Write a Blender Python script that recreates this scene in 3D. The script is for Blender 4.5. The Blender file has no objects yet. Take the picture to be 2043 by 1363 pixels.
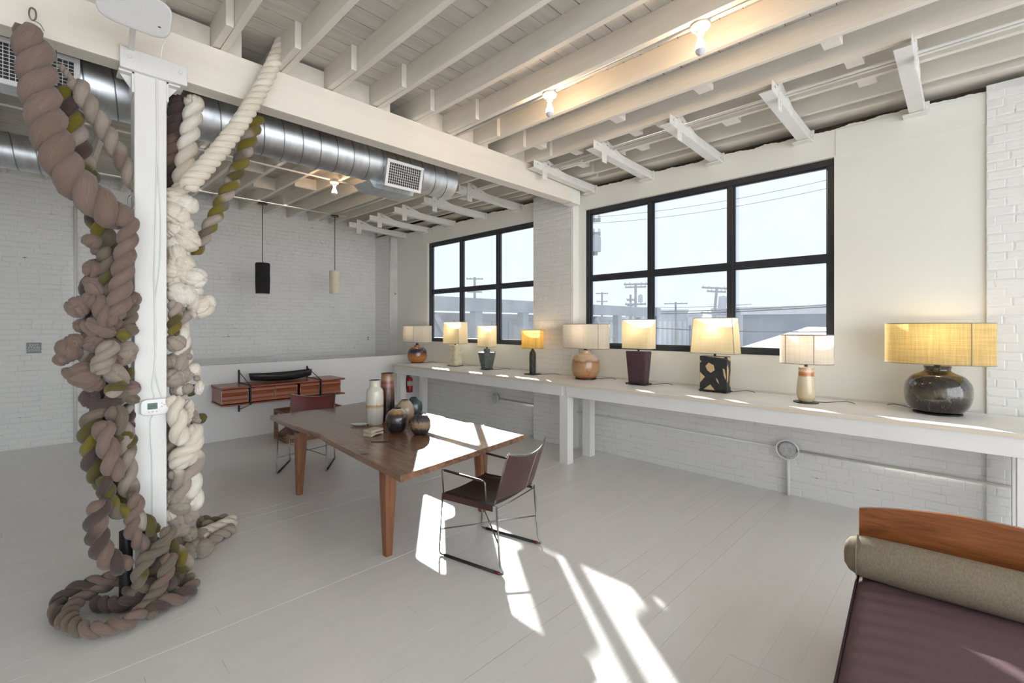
import bpy, math, random
from mathutils import Vector, Matrix, Quaternion, noise as mnoise
R = math.radians
random.seed(7)
scene = bpy.context.scene
col = scene.collection

# ------------------------------------------------------------------ camera
CAM_H = 1.7; FPX = 924.0; YAW = R(44.6); CX = 1021.5; HY = 649.0
cam_d = bpy.data.cameras.new('camera'); cam = bpy.data.objects.new('camera', cam_d); col.objects.link(cam)
cam.location = (0, 0, CAM_H); cam.rotation_euler = (R(90), 0, -R(90 - 44.6))
cam_d.sensor_width = 36; cam_d.lens = FPX / 2043 * 36; cam_d.shift_y = -(681.5 - HY) / 2043
cam_d.clip_start = .05; cam_d.clip_end = 600
scene.camera = cam

# ------------------------------------------------------------------ sky, sun, exposure
world = bpy.data.worlds.new('sky'); scene.world = world; world.use_nodes = True
bg = world.node_tree.nodes['Background']; bg.inputs[0].default_value = (.86, .93, 1, 1); bg.inputs[1].default_value = 3.9
sun_d = bpy.data.lights.new('sun', 'SUN'); sun_d.energy = 58; sun_d.angle = R(.6); sun_d.color = (1, .955, .88)
sun = bpy.data.objects.new('sun', sun_d); col.objects.link(sun)
_el = R(19.0); SUNDIR = Vector((.602 * math.cos(_el), .799 * math.cos(_el), math.sin(_el)))
sun.location = SUNDIR * 40; sun.rotation_euler = (-SUNDIR).to_track_quat('-Z', 'Y').to_euler()
scene.view_settings.view_transform = 'Standard'; scene.view_settings.look = 'None'
scene.view_settings.exposure = 0.32; scene.view_settings.gamma = 1; scene.view_settings.use_curve_mapping = False
scene.cycles.max_bounces = 9; scene.cycles.diffuse_bounces = 5; scene.cycles.transparent_max_bounces = 16
scene.cycles.caustics_reflective = False; scene.cycles.caustics_refractive = False
scene.cycles.sample_clamp_indirect = 6

# ------------------------------------------------------------------ photo geometry helpers
def ray(u, v):
    r = (u - CX) / FPX
    return (r * math.sin(YAW) + math.cos(YAW), -r * math.cos(YAW) + math.sin(YAW), (HY - v) / FPX)
def at_z(u, v, z):
    x, y, d = ray(u, v); t = (z - CAM_H) / d; return Vector((x * t, y * t, z))
def at_y(u, v, Y):
    x, y, d = ray(u, v); t = Y / y; return Vector((x * t, Y, CAM_H + d * t))
def at_x(u, v, X):
    x, y, d = ray(u, v); t = X / x; return Vector((X, y * t, CAM_H + d * t))
def depth(p): return p[0] * math.cos(YAW) + p[1] * math.sin(YAW)

# ------------------------------------------------------------------ materials
MATS = {}
def new_mat(name):
    m = bpy.data.materials.new(name); m.use_nodes = True; nt = m.node_tree; nt.nodes.clear()
    out = nt.nodes.new('ShaderNodeOutputMaterial'); MATS[name] = m
    return m, nt, out
def N(nt, typ, **kw):
    n = nt.nodes.new(typ)
    for k, v in kw.items():
        if k.startswith('i_'):
            n.inputs[k[2:].replace('_', ' ')].default_value = v
        else: setattr(n, k, v)
    return n
def L(nt, a, b): nt.links.new(a, b)
def coords(nt, scale=(1, 1, 1), kind='Object', rot=(0, 0, 0)):
    tc = N(nt, 'ShaderNodeTexCoord'); mp = N(nt, 'ShaderNodeMapping')
    mp.inputs['Scale'].default_value = scale; mp.inputs['Rotation'].default_value = rot
    L(nt, tc.outputs[kind], mp.inputs[0]); return mp.outputs[0]
def rgba(c): return (c[0], c[1], c[2], 1)
def pmat(name, c1, c2=None, scale=6, rough=.6, bump=.0, bscale=None, stretch=(1, 1, 1), metal=0, detail=5, spec=.5,
         lo=.35, hi=.65, spots=None, spot_scale=25, spot_lo=.62, kind='Object', coat=0, bdist=.01):
    m, nt, out = new_mat(name)
    p = N(nt, 'ShaderNodeBsdfPrincipled'); L(nt, p.outputs[0], out.inputs[0])
    p.inputs['Roughness'].default_value = rough; p.inputs['Metallic'].default_value = metal
    p.inputs['Specular IOR Level'].default_value = spec; p.inputs['Coat Weight'].default_value = coat
    co = coords(nt, stretch, kind)
    if c2 is None: c2 = tuple(x * .93 for x in c1)
    n = N(nt, 'ShaderNodeTexNoise', i_Scale=scale, i_Detail=detail); L(nt, co, n.inputs['Vector'])
    cr = N(nt, 'ShaderNodeValToRGB'); cr.color_ramp.elements[0].position = lo; cr.color_ramp.elements[1].position = hi
    cr.color_ramp.elements[0].color = rgba(c1); cr.color_ramp.elements[1].color = rgba(c2)
    L(nt, n.outputs[0], cr.inputs[0]); last = cr.outputs[0]
    if spots:
        n2 = N(nt, 'ShaderNodeTexNoise', i_Scale=spot_scale, i_Detail=3); L(nt, co, n2.inputs['Vector'])
        r2 = N(nt, 'ShaderNodeValToRGB'); r2.color_ramp.elements[0].position = spot_lo; r2.color_ramp.elements[1].position = spot_lo + .06
        L(nt, n2.outputs[0], r2.inputs[0])
        mx = N(nt, 'ShaderNodeMix', data_type='RGBA'); L(nt, r2.outputs[0], mx.inputs[0]); L(nt, last, mx.inputs[6])
        mx.inputs[7].default_value = rgba(spots); last = mx.outputs[2]
    L(nt, last, p.inputs['Base Color'])
    if bump:
        nb = N(nt, 'ShaderNodeTexNoise', i_Scale=bscale or scale * 3, i_Detail=4); L(nt, co, nb.inputs['Vector'])
        b = N(nt, 'ShaderNodeBump', i_Strength=bump, i_Distance=bdist); L(nt, nb.outputs[0], b.inputs['Height']); L(nt, b.outputs[0], p.inputs['Normal'])
    return m
def zramp(name, stops, amp=.02, nscale=14, rough=.25, bump=.1, bscale=30, coat=0, spots=None, spot_scale=60, spot_lo=.6, streak=(1, 1, 1)):
    """glaze bands by height, with a ragged edge"""
    m, nt, out = new_mat(name)
    p = N(nt, 'ShaderNodeBsdfPrincipled'); L(nt, p.outputs[0], out.inputs[0]); p.inputs['Roughness'].default_value = rough
    p.inputs['Coat Weight'].default_value = coat
    tc = N(nt, 'ShaderNodeTexCoord'); sx = N(nt, 'ShaderNodeSeparateXYZ'); L(nt, tc.outputs['Object'], sx.inputs[0])
    mp = N(nt, 'ShaderNodeMapping'); mp.inputs['Scale'].default_value = streak; L(nt, tc.outputs['Object'], mp.inputs[0])
    n = N(nt, 'ShaderNodeTexNoise', i_Scale=nscale, i_Detail=5); L(nt, mp.outputs[0], n.inputs['Vector'])
    a = N(nt, 'ShaderNodeMath', operation='SUBTRACT'); a.inputs[1].default_value = .5; L(nt, n.outputs[0], a.inputs[0])
    b = N(nt, 'ShaderNodeMath', operation='MULTIPLY_ADD'); b.inputs[1].default_value = amp * 2; L(nt, a.outputs[0], b.inputs[0]); L(nt, sx.outputs[2], b.inputs[2])
    h = stops[-1][0]; dv = N(nt, 'ShaderNodeMath', operation='DIVIDE'); dv.inputs[1].default_value = h; L(nt, b.outputs[0], dv.inputs[0])
    cr = N(nt, 'ShaderNodeValToRGB'); e = cr.color_ramp.elements
    while len(e) < len(stops): e.new(.5)
    for i, (z, c) in enumerate(stops): e[i].position = z / h; e[i].color = rgba(c)
    L(nt, dv.outputs[0], cr.inputs[0]); last = cr.outputs[0]
    n2 = N(nt, 'ShaderNodeTexNoise', i_Scale=spot_scale, i_Detail=4); L(nt, mp.outputs[0], n2.inputs['Vector'])
    if spots:
        r2 = N(nt, 'ShaderNodeValToRGB'); r2.color_ramp.elements[0].position = spot_lo; r2.color_ramp.elements[1].position = spot_lo + .08
        L(nt, n2.outputs[0], r2.inputs[0])
        mx = N(nt, 'ShaderNodeMix', data_type='RGBA'); L(nt, r2.outputs[0], mx.inputs[0]); L(nt, last, mx.inputs[6]); mx.inputs[7].default_value = rgba(spots); last = mx.outputs[2]
    L(nt, last, p.inputs['Base Color'])
    nb = N(nt, 'ShaderNodeTexNoise', i_Scale=bscale, i_Detail=3); L(nt, tc.outputs['Object'], nb.inputs['Vector'])
    bm = N(nt, 'ShaderNodeBump', i_Strength=bump, i_Distance=.01); L(nt, nb.outputs[0], bm.inputs['Height']); L(nt, bm.outputs[0], p.inputs['Normal'])
    return m
def wood(name, c1, c2, axis=0, rough=.4, scale=9, coat=0, spec=.5):
    st = [9, 9, 9]; st[axis] = .7
    m, nt, out = new_mat(name)
    p = N(nt, 'ShaderNodeBsdfPrincipled'); L(nt, p.outputs[0], out.inputs[0]); p.inputs['Roughness'].default_value = rough
    p.inputs['Coat Weight'].default_value = coat; p.inputs['Coat Roughness'].default_value = .08; p.inputs['Specular IOR Level'].default_value = spec
    co = coords(nt, st); n = N(nt, 'ShaderNodeTexNoise', i_Scale=scale * .5, i_Detail=6, i_Distortion=.6); L(nt, co, n.inputs['Vector'])
    co2 = coords(nt, [x * 4 for x in st]); n2 = N(nt, 'ShaderNodeTexNoise', i_Scale=scale, i_Detail=4); L(nt, co2, n2.inputs['Vector'])
    ad = N(nt, 'ShaderNodeMath', operation='MULTIPLY_ADD'); ad.inputs[1].default_value = .35; L(nt, n2.outputs[0], ad.inputs[0]); L(nt, n.outputs[0], ad.inputs[2])
    cr = N(nt, 'ShaderNodeValToRGB'); cr.color_ramp.elements[0].position = .45; cr.color_ramp.elements[1].position = .9
    cr.color_ramp.elements[0].color = rgba(c1); cr.color_ramp.elements[1].color = rgba(c2); L(nt, ad.outputs[0], cr.inputs[0])
    L(nt, cr.outputs[0], p.inputs['Base Color'])
    b = N(nt, 'ShaderNodeBump', i_Strength=.08, i_Distance=.004); L(nt, n2.outputs[0], b.inputs['Height']); L(nt, b.outputs[0], p.inputs['Normal'])
    return m
def emit(name, c, s):
    m, nt, out = new_mat(name); e = N(nt, 'ShaderNodeEmission'); e.inputs[0].default_value = rgba(c); e.inputs[1].default_value = s
    L(nt, e.outputs[0], out.inputs[0]); return m
def shade_mat(name, c, ct, weave=.12):
    """woven cloth that lets light through"""
    m, nt, out = new_mat(name)
    d = N(nt, 'ShaderNodeBsdfDiffuse'); t = N(nt, 'ShaderNodeBsdfTranslucent'); mx = N(nt, 'ShaderNodeMixShader'); mx.inputs[0].default_value = .55
    L(nt, d.outputs[0], mx.inputs[1]); L(nt, t.outputs[0], mx.inputs[2]); L(nt, mx.outputs[0], out.inputs[0])
    def wv(st, sc):
        co = coords(nt, st); n = N(nt, 'ShaderNodeTexNoise', i_Scale=sc, i_Detail=4); L(nt, co, n.inputs['Vector']); return n
    a = wv((1, 1, 40), 5); b = wv((18, 18, .6), 5)
    ad = N(nt, 'ShaderNodeMath', operation='ADD'); L(nt, a.outputs[0], ad.inputs[0]); L(nt, b.outputs[0], ad.inputs[1])
    for sh, cc in ((d, c), (t, ct)):
        cr = N(nt, 'ShaderNodeValToRGB'); cr.color_ramp.elements[0].position = .38; cr.color_ramp.elements[1].position = .62
        hv = N(nt, 'ShaderNodeMath', operation='MULTIPLY'); hv.inputs[1].default_value = .5; L(nt, ad.outputs[0], hv.inputs[0])
        cr.color_ramp.elements[0].color = rgba(tuple(x * (1 - weave * (1 + .6 * (i == 2))) for i, x in enumerate(cc))); cr.color_ramp.elements[1].color = rgba(cc)
        L(nt, hv.outputs[0], cr.inputs[0]); L(nt, cr.outputs[0], sh.inputs[0])
    return m

WALLC = (.80, .80, .775)
pmat('plaster', (.84, .842, .79), (.82, .822, .77), scale=1.2, rough=.6, bump=.10, bscale=9)
pmat('painted_brick', (.84, .84, .825), (.81, .81, .795), scale=5, rough=.6, bump=.22, bscale=22, spots=(.45, .45, .44), spot_scale=20, spot_lo=.735)
pmat('brick_joint', (.79, .79, .775), (.68, .68, .67), scale=4, rough=.8, bump=.5, bscale=40, spots=(.22, .21, .20), spot_scale=7, spot_lo=.67)
pmat('white_board', (.82, .82, .815), (.79, .79, .785), scale=2, rough=.5, bump=.05, bscale=14)
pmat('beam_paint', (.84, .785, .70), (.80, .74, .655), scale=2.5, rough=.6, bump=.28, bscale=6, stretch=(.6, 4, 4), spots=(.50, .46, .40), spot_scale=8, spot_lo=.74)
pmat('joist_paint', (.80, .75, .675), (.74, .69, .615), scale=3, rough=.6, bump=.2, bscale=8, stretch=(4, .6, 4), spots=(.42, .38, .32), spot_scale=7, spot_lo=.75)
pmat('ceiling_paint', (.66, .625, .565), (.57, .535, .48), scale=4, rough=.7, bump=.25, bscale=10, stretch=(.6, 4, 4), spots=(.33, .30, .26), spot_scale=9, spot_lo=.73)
pmat('post_paint', (.82, .81, .79), (.78, .77, .75), scale=3, rough=.5, bump=.2, bscale=12, stretch=(4, 4, .8), spots=(.25, .23, .21), spot_scale=60, spot_lo=.76)
pmat('dark_gap', (.06, .045, .035), (.11, .08, .06), scale=12, rough=.9, bump=.5, bscale=20)
pmat('white_steel', (.80, .79, .76), (.76, .75, .72), scale=6, rough=.45, bump=.04, bscale=20)
pmat('bench_paint', (.85, .845, .83), (.82, .815, .80), scale=3, rough=.45, bump=.04, bscale=16)
pmat('bench_edge', (.80, .70, .58), (.75, .64, .52), scale=6, rough=.6, stretch=(8, .5, 8))
pmat('black_frame', (.018, .021, .028), (.025, .028, .036), scale=8, rough=.35)
pmat('black_metal', (.025, .025, .026), (.035, .034, .034), scale=10, rough=.4, metal=.6)
pmat('bare_steel', (.30, .29, .28), (.20, .195, .19), scale=14, rough=.35, metal=.9)
pmat('galvanised', (.70, .73, .76), (.58, .61, .64), scale=7, rough=.42, metal=1, bump=.03, bscale=5, stretch=(3, 1, 1))
pmat('duct_seam', (.33, .35, .37), (.28, .30, .32), scale=9, rough=.4, metal=1)
pmat('white_plastic', (.86, .86, .86), (.84, .84, .84), scale=5, rough=.35)
pmat('grey_plastic', (.62, .61, .60), (.60, .59, .58), scale=5, rough=.5)
pmat('speaker_cloth', (.56, .55, .54), (.53, .52, .51), scale=200, rough=.9, bump=.2, bscale=400)
pmat('register_dark', (.03, .03, .035), (.04, .04, .045), rough=.7)
pmat('floor_paint', (.855, .84, .825), (.83, .815, .80), scale=2.2, rough=.25, bump=.05, bscale=5, stretch=(.5, 3, 1), spots=(.68, .63, .59), spot_scale=2.2, spot_lo=.72)
pmat('floor_gap', (.10, .095, .09), (.32, .31, .30), scale=3, rough=.9)
pmat('leather', (.068, .026, .025), (.046, .019, .019), scale=5, rough=.34, bump=.06, bscale=60)
pmat('leather_red', (.16, .032, .036), (.11, .026, .030), scale=5, rough=.38, bump=.06, bscale=60)
pmat('seat_leather', (.026, .019, .020), (.040, .024, .024), scale=5, rough=.28, bump=.05, bscale=60)
pmat('stitch', (.33, .24, .22), rough=.6)
wood('walnut_top', (.125, .058, .032), (.30, .16, .095), axis=1, rough=.27, scale=5, coat=.28)
wood('walnut_leg', (.145, .052, .021), (.28, .115, .050), axis=2, rough=.4)
wood('rosewood', (.20, .042, .016), (.36, .10, .040), axis=0, rough=.30)
wood('rosewood_x', (.20, .045, .018), (.36, .095, .038), axis=0, rough=.28)
wood('headboard_wood', (.15, .042, .012), (.34, .115, .036), axis=1, rough=.30, coat=.3)
wood('frame_wood', (.17, .075, .035), (.28, .13, .06), axis=0, rough=.5)
pmat('pinstripe', (.62, .50, .36), rough=.4)
pmat('daybed_fabric', (.140, .078, .088), (.118, .066, .075), scale=120, rough=.85, bump=.25, bscale=220, bdist=.003)
pmat('piping_dark', (.05, .02, .035), rough=.7)
pmat('bolster_fabric', (.265, .215, .150), (.205, .165, .115), scale=70, rough=.9, bump=.35, bscale=150, stretch=(1, 2.2, 1), bdist=.004)
pmat('extinguisher_red', (.42, .008, .022), (.38, .008, .02), rough=.3)
pmat('label_white', (.75, .72, .70), (.45, .30, .30), scale=60, rough=.5)
pmat('rubber', (.02, .02, .02), rough=.6)
pmat('red_tip', (.16, .02, .02), rough=.5)
pmat('sign_grey', (.27, .27, .28), (.25, .25, .26), rough=.5)
pmat('sign_letter', (.72, .72, .72), rough=.5)
pmat('lcd', (.05, .13, .085), (.055, .14, .09), rough=.15)
pmat('lcd_digit', (.012, .03, .02), rough=.3)
pmat('pendant_black', (.014, .013, .014), (.024, .022, .023), scale=40, rough=.9, bump=.8, bscale=90)
pmat('pendant_cream', (.78, .70, .55), (.72, .64, .49), scale=10, rough=.7, bump=.15, bscale=40)
pmat('bowl_black', (.014, .014, .016), (.03, .03, .033), scale=16, rough=.38, bump=.25, bscale=40, stretch=(.6, 3, 3))
pmat('cord_black', (.02, .02, .02), rough=.6)
pmat('porcelain', (.86, .85, .82), rough=.25)
pmat('bulb_silver', (.66, .66, .68), rough=.30)
emit('bulb_on', (1, .68, .38), 110)
emit('lamp_bulb', (1, .72, .42), 2.5)
shade_mat('shade_white', (.80, .77, .74), (.82, .77, .72))
shade_mat('shade_cream', (.78, .72, .60), (.85, .75, .54))
shade_mat('shade_yellow', (.80, .58, .24), (.95, .66, .22), .26)
shade_mat('shade_straw', (.84, .68, .38), (.95, .74, .36), .26)
pmat('shade_trim', (.30, .26, .22), (.22, .19, .16), rough=.8)

# glass: pane tinted dark to dim the view; pale veil paints haze and dust glare
def glass_mat():
    m, nt, out = new_mat('window_glass')
    tr = N(nt, 'ShaderNodeBsdfTransparent'); tr.inputs[0].default_value = (.180, .188, .198, 1)
    gl = N(nt, 'ShaderNodeBsdfGlossy'); gl.inputs['Roughness'].default_value = .0
    df = N(nt, 'ShaderNodeBsdfTranslucent'); df.inputs[0].default_value = (.82, .90, 1, 1)
    lw = N(nt, 'ShaderNodeFresnel'); lw.inputs[0].default_value = 1.45
    m1 = N(nt, 'ShaderNodeMixShader'); L(nt, lw.outputs[0], m1.inputs[0]); L(nt, tr.outputs[0], m1.inputs[1]); L(nt, gl.outputs[0], m1.inputs[2])
    m2 = N(nt, 'ShaderNodeMixShader'); L(nt, m1.outputs[0], m2.inputs[1]); L(nt, df.outputs[0], m2.inputs[2])
    n = N(nt, 'ShaderNodeTexNoise', i_Scale=3, i_Detail=6); L(nt, coords(nt), n.inputs['Vector'])
    mr = N(nt, 'ShaderNodeMapRange'); mr.inputs[3].default_value = .007; mr.inputs[4].default_value = .022; L(nt, n.outputs[0], mr.inputs[0]); L(nt, mr.outputs[0], m2.inputs[0])
    L(nt, m2.outputs[0], out.inputs[0])
glass_mat()

# wool: colour comes from the dyed fibre (mesh attribute), fine fibre relief on top
def wool_mat():
    m, nt, out = new_mat('wool')
    p = N(nt, 'ShaderNodeBsdfPrincipled'); L(nt, p.outputs[0], out.inputs[0]); p.inputs['Roughness'].default_value = .95
    p.inputs['Specular IOR Level'].default_value = .15; p.inputs['Sheen Weight'].default_value = .25
    at = N(nt, 'ShaderNodeAttribute'); at.attribute_name = 'Col'
    uv = N(nt, 'ShaderNodeUVMap'); uv.uv_map = 'UVMap'; mp = N(nt, 'ShaderNodeMapping'); mp.inputs['Scale'].default_value = (34, 2.2, 1); L(nt, uv.outputs[0], mp.inputs[0])
    n = N(nt, 'ShaderNodeTexNoise', i_Scale=3, i_Detail=5); L(nt, mp.outputs[0], n.inputs['Vector'])
    n3 = N(nt, 'ShaderNodeTexNoise', i_Scale=420, i_Detail=3); L(nt, coords(nt), n3.inputs['Vector'])
    mr = N(nt, 'ShaderNodeMapRange'); mr.inputs[1].default_value = .3; mr.inputs[2].default_value = .7; mr.inputs[3].default_value = .80; mr.inputs[4].default_value = 1.18; L(nt, n.outputs[0], mr.inputs[0])
    mx = N(nt, 'ShaderNodeMix', data_type='RGBA', blend_type='MULTIPLY'); mx.inputs[0].default_value = 1
    L(nt, at.outputs[0], mx.inputs[6]); L(nt, mr.outputs[0], mx.inputs[7]); L(nt, mx.outputs[2], p.inputs['Base Color'])
    ad = N(nt, 'ShaderNodeMath', operation='ADD'); L(nt, n.outputs[0], ad.inputs[0]); L(nt, n3.outputs[0], ad.inputs[1])
    b = N(nt, 'ShaderNodeBump', i_Strength=.5, i_Distance=.004); L(nt, ad.outputs[0], b.inputs['Height']); L(nt, b.outputs[0], p.inputs['Normal'])
wool_mat()

# ------------------------------------------------------------------ mesh helpers
class MB:
    def __init__(s): s.v = []; s.f = []
    def add(s, vs, fs):
        o = len(s.v); s.v += [tuple(x) for x in vs]; s.f += [tuple(i + o for i in q) for q in fs]; return s
    def box(s, x0, x1, y0, y1, z0, z1):
        vs = [(x0, y0, z0), (x1, y0, z0), (x1, y1, z0), (x0, y1, z0), (x0, y0, z1), (x1, y0, z1), (x1, y1, z1), (x0, y1, z1)]
        return s.add(vs, [(3, 2, 1, 0), (4, 5, 6, 7), (0, 1, 5, 4), (1, 2, 6, 5), (2, 3, 7, 6), (3, 0, 4, 7)])
    def obox(s, c, ax, ay, az):
        c = Vector(c); ax, ay, az = Vector(ax), Vector(ay), Vector(az)
        vs = [c + ax * i + ay * j + az * k for k in (-1, 1) for (i, j) in ((-1, -1), (1, -1), (1, 1), (-1, 1))]
        fs = [(3, 2, 1, 0), (4, 5, 6, 7), (0, 1, 5, 4), (1, 2, 6, 5), (2, 3, 7, 6), (3, 0, 4, 7)]
        if ax.cross(ay).dot(az) < 0: fs = [q[::-1] for q in fs]
        return s.add(vs, fs)
    def bar(s, a, b, w, h, up=(0, 0, 1)):
        a, b = Vector(a), Vector(b); d = (b - a); ln = d.length; d.normalize(); sd = d.cross(Vector(up))
        if sd.length < 1e-4: sd = d.cross(Vector((1, 0, 0)))
        sd.normalize(); u = sd.cross(d)
        return s.obox((a + b) / 2, d * ln / 2, sd * w / 2, u * h / 2)
    def tube(s, pts, r, n=10, caps=True, closed=False):
        pts = [Vector(p) for p in pts]; m = len(pts); rs = r if isinstance(r, (list, tuple)) else [r] * m
        fr = frames(pts, closed); o = len(s.v)
        for i, (p, (t, a, b)) in enumerate(zip(pts, fr)):
            for k in range(n):
                an = 2 * math.pi * k / n; s.v.append(tuple(p + (a * math.cos(an) + b * math.sin(an)) * rs[i]))
        for i in range(m if closed else m - 1):
            j = (i + 1) % m
            for k in range(n):
                k2 = (k + 1) % n; s.f.append((o + i * n + k, o + i * n + k2, o + j * n + k2, o + j * n + k))
        if caps and not closed:
            s.f.append(tuple(o + k for k in range(n))[::-1]); s.f.append(tuple(o + (m - 1) * n + k for k in range(n)))
        return s
    def lathe(s, prof, n=32, c=(0, 0, 0), closed_top=False, closed_bot=True, ax=1.0, ay=1.0, ex=2.0, fl=None):
        """profile [(r,z)]; superellipse cross-section if ex != 2"""
        o = len(s.v)
        for (r, z) in prof:
            for k in range(n):
                an = 2 * math.pi * (k + .5) / n; cs, sn = math.cos(an), math.sin(an)
                q = (abs(cs) ** ex + abs(sn) ** ex) ** (-1 / ex)
                rr = r * (fl(an, z) if fl else 1)
                s.v.append((c[0] + rr * q * cs * ax, c[1] + rr * q * sn * ay, c[2] + z))
        for i in range(len(prof) - 1):
            for k in range(n):
                k2 = (k + 1) % n; s.f.append((o + i * n + k, o + i * n + k2, o + (i + 1) * n + k2, o + (i + 1) * n + k))
        if closed_bot: s.f.append(tuple(o + k for k in range(n))[::-1])
        if closed_top: s.f.append(tuple(o + (len(prof) - 1) * n + k for k in range(n)))
        return s
    def prism(s, poly, z0, z1):
        o = len(s.v); n = len(poly)
        s.v += [(x, y, z0) for x, y in poly] + [(x, y, z1) for x, y in poly]
        s.f.append(tuple(o + i for i in range(n))[::-1]); s.f.append(tuple(o + n + i for i in range(n)))
        for i in range(n):
            j = (i + 1) % n; s.f.append((o + i, o + j, o + n + j, o + n + i))
        return s
    def mesh(s, name):
        m = bpy.data.meshes.new(name); m.from_pydata(s.v, [], s.f); m.update(); return m
    def build(s, name, mat, parent=None, smooth=False, bevel=0, loc=None, segs=2):
        m = s.mesh(name)
        if smooth: m.shade_smooth()
        o = bpy.data.objects.new(name, m); col.objects.link(o); m.materials.append(MATS[mat] if isinstance(mat, str) else mat)
        if parent: o.parent = parent
        if loc: o.location = loc
        if bevel:
            b = o.modifiers.new('bevel', 'BEVEL'); b.width = bevel; b.segments = segs; b.limit_method = 'ANGLE'; b.angle_limit = R(40)
        if smooth == 'auto':
            m.shade_flat(); m.set_sharp_from_angle(angle=R(35)); m.polygons.foreach_set('use_smooth', [True] * len(m.polygons))
        return o
def frames(pts, closed=False):
    m = len(pts); out = []; a = None
    for i in range(m):
        if closed: t = pts[(i + 1) % m] - pts[i - 1]
        else: t = pts[min(i + 1, m - 1)] - pts[max(i - 1, 0)]
        t = t.normalized() if t.length > 1e-9 else Vector((0, 0, 1))
        if a is None:
            a = t.orthogonal().normalized()
        else:
            a = a - t * a.dot(t); a = a.normalized() if a.length > 1e-6 else t.orthogonal().normalized()
        out.append((t, a, t.cross(a)))
    return out
def smooth_path(pts, step):
    pts = [Vector(p) for p in pts]; P = [pts[0] * 2 - pts[1]] + pts + [pts[-1] * 2 - pts[-2]]; out = []
    for i in range(1, len(P) - 2):
        a, b, c, d = P[i - 1:i + 3]; n = max(2, int((c - b).length / step))
        for k in range(n):
            t = k / n
            out.append(.5 * ((2 * b) + (c - a) * t + (2 * a - 5 * b + 4 * c - d) * t * t + (3 * b - a - 3 * c + d) * t ** 3))
    out.append(pts[-1]); return out
def arc_round(pts, rad, n=5):
    """round the inner corners of a polyline"""
    pts = [Vector(p) for p in pts]; out = [pts[0]]
    for i in range(1, len(pts) - 1):
        a, b, c = pts[i - 1:i + 2]; d1 = (a - b); d2 = (c - b); r = min(rad, d1.length * .45, d2.length * .45)
        p, q = b + d1.normalized() * r, b + d2.normalized() * r
        for k in range(n + 1):
            t = k / n; out.append(p.lerp(b, t).lerp(b.lerp(q, t), t))
    out.append(pts[-1]); return out
def tag(o, label=None, cat=None, group=None, kind=None):
    if label: o['label'] = label
    if cat: o['category'] = cat
    if group: o['group'] = group
    if kind: o['kind'] = kind
    return o
def thing(name, label, cat, loc=(0, 0, 0), rz=0, group=None):
    o = bpy.data.objects.new(name, None); col.objects.link(o); o.location = loc; o.rotation_euler = (0, 0, rz); o.empty_display_size = .1
    return tag(o, label, cat, group)
def struct(o, label, cat): return tag(o, label, cat, kind='structure')
def copy_tree(o, parent=None):
    c = o.copy(); col.objects.link(c); c.parent = parent
    for ch in list(o.children): copy_tree(ch, c)
    return c
def text_mesh(body, size, name, mat, parent, loc, rot, extrude=.001):
    cu = bpy.data.curves.new('lettering', 'FONT'); cu.body = body; cu.size = size; cu.extrude = extrude; cu.align_x = 'CENTER'; cu.align_y = 'CENTER'; cu.space_line = .8
    tmp = bpy.data.objects.new('lettering', cu); col.objects.link(tmp); dg = bpy.context.evaluated_depsgraph_get()
    me = bpy.data.meshes.new_from_object(tmp.evaluated_get(dg)); bpy.data.objects.remove(tmp); bpy.data.curves.remove(cu)
    o = bpy.data.objects.new(name, me); col.objects.link(o); me.materials.clear(); me.materials.append(MATS[mat]); o.parent = parent; o.location = loc; o.rotation_euler = rot
    return o

# ================================================================== THE ROOM
XW = 5.28           # inner face of the window wall
YB = 9.25           # far brick wall
YN = -5.0; XN = -5.0
ZJ = 3.64; JD = .19  # joist underside and depth
def zj(y): return ZJ + max(0, y - 3.8) * .02
W1 = (.91, 3.80, 1.385, 3.30); W2 = (4.63, 7.53, 1.385, 3.30); W3 = (-3.65, -.80, 1.385, 3.30)
PIER = .13

# floor: subfloor plus painted boards
floor = MB().box(XN, XW + .3, YN, YB + .3, -.16, -.022).build('floor', 'floor_gap')
struct(floor, 'white painted wide plank floor', 'floor')
bw = .14; y = YN; row = 0
while y < YB - .02:
    x = XN; rr = random.Random(row * 13 + 5); cuts = [XN]
    cuts += [rr.uniform(-1.0, .8), rr.uniform(2.4, 4.3)] if row % 2 else [rr.uniform(.6, 2.9)]
    cuts += [XW]
    for a, b in zip(cuts, cuts[1:]):
        if y + bw < 1.0 and b < 1.0: pass
        g = rr.choice([.0002, .0002, .0003, .0004, .0013]); dz = rr.uniform(-.0006, .0006)
        o = MB().box(a + .0006, b - .0006, y + g, y + bw - g, -.022, dz).build('plank', 'floor_paint', floor)
    y += bw; row += 1

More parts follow.
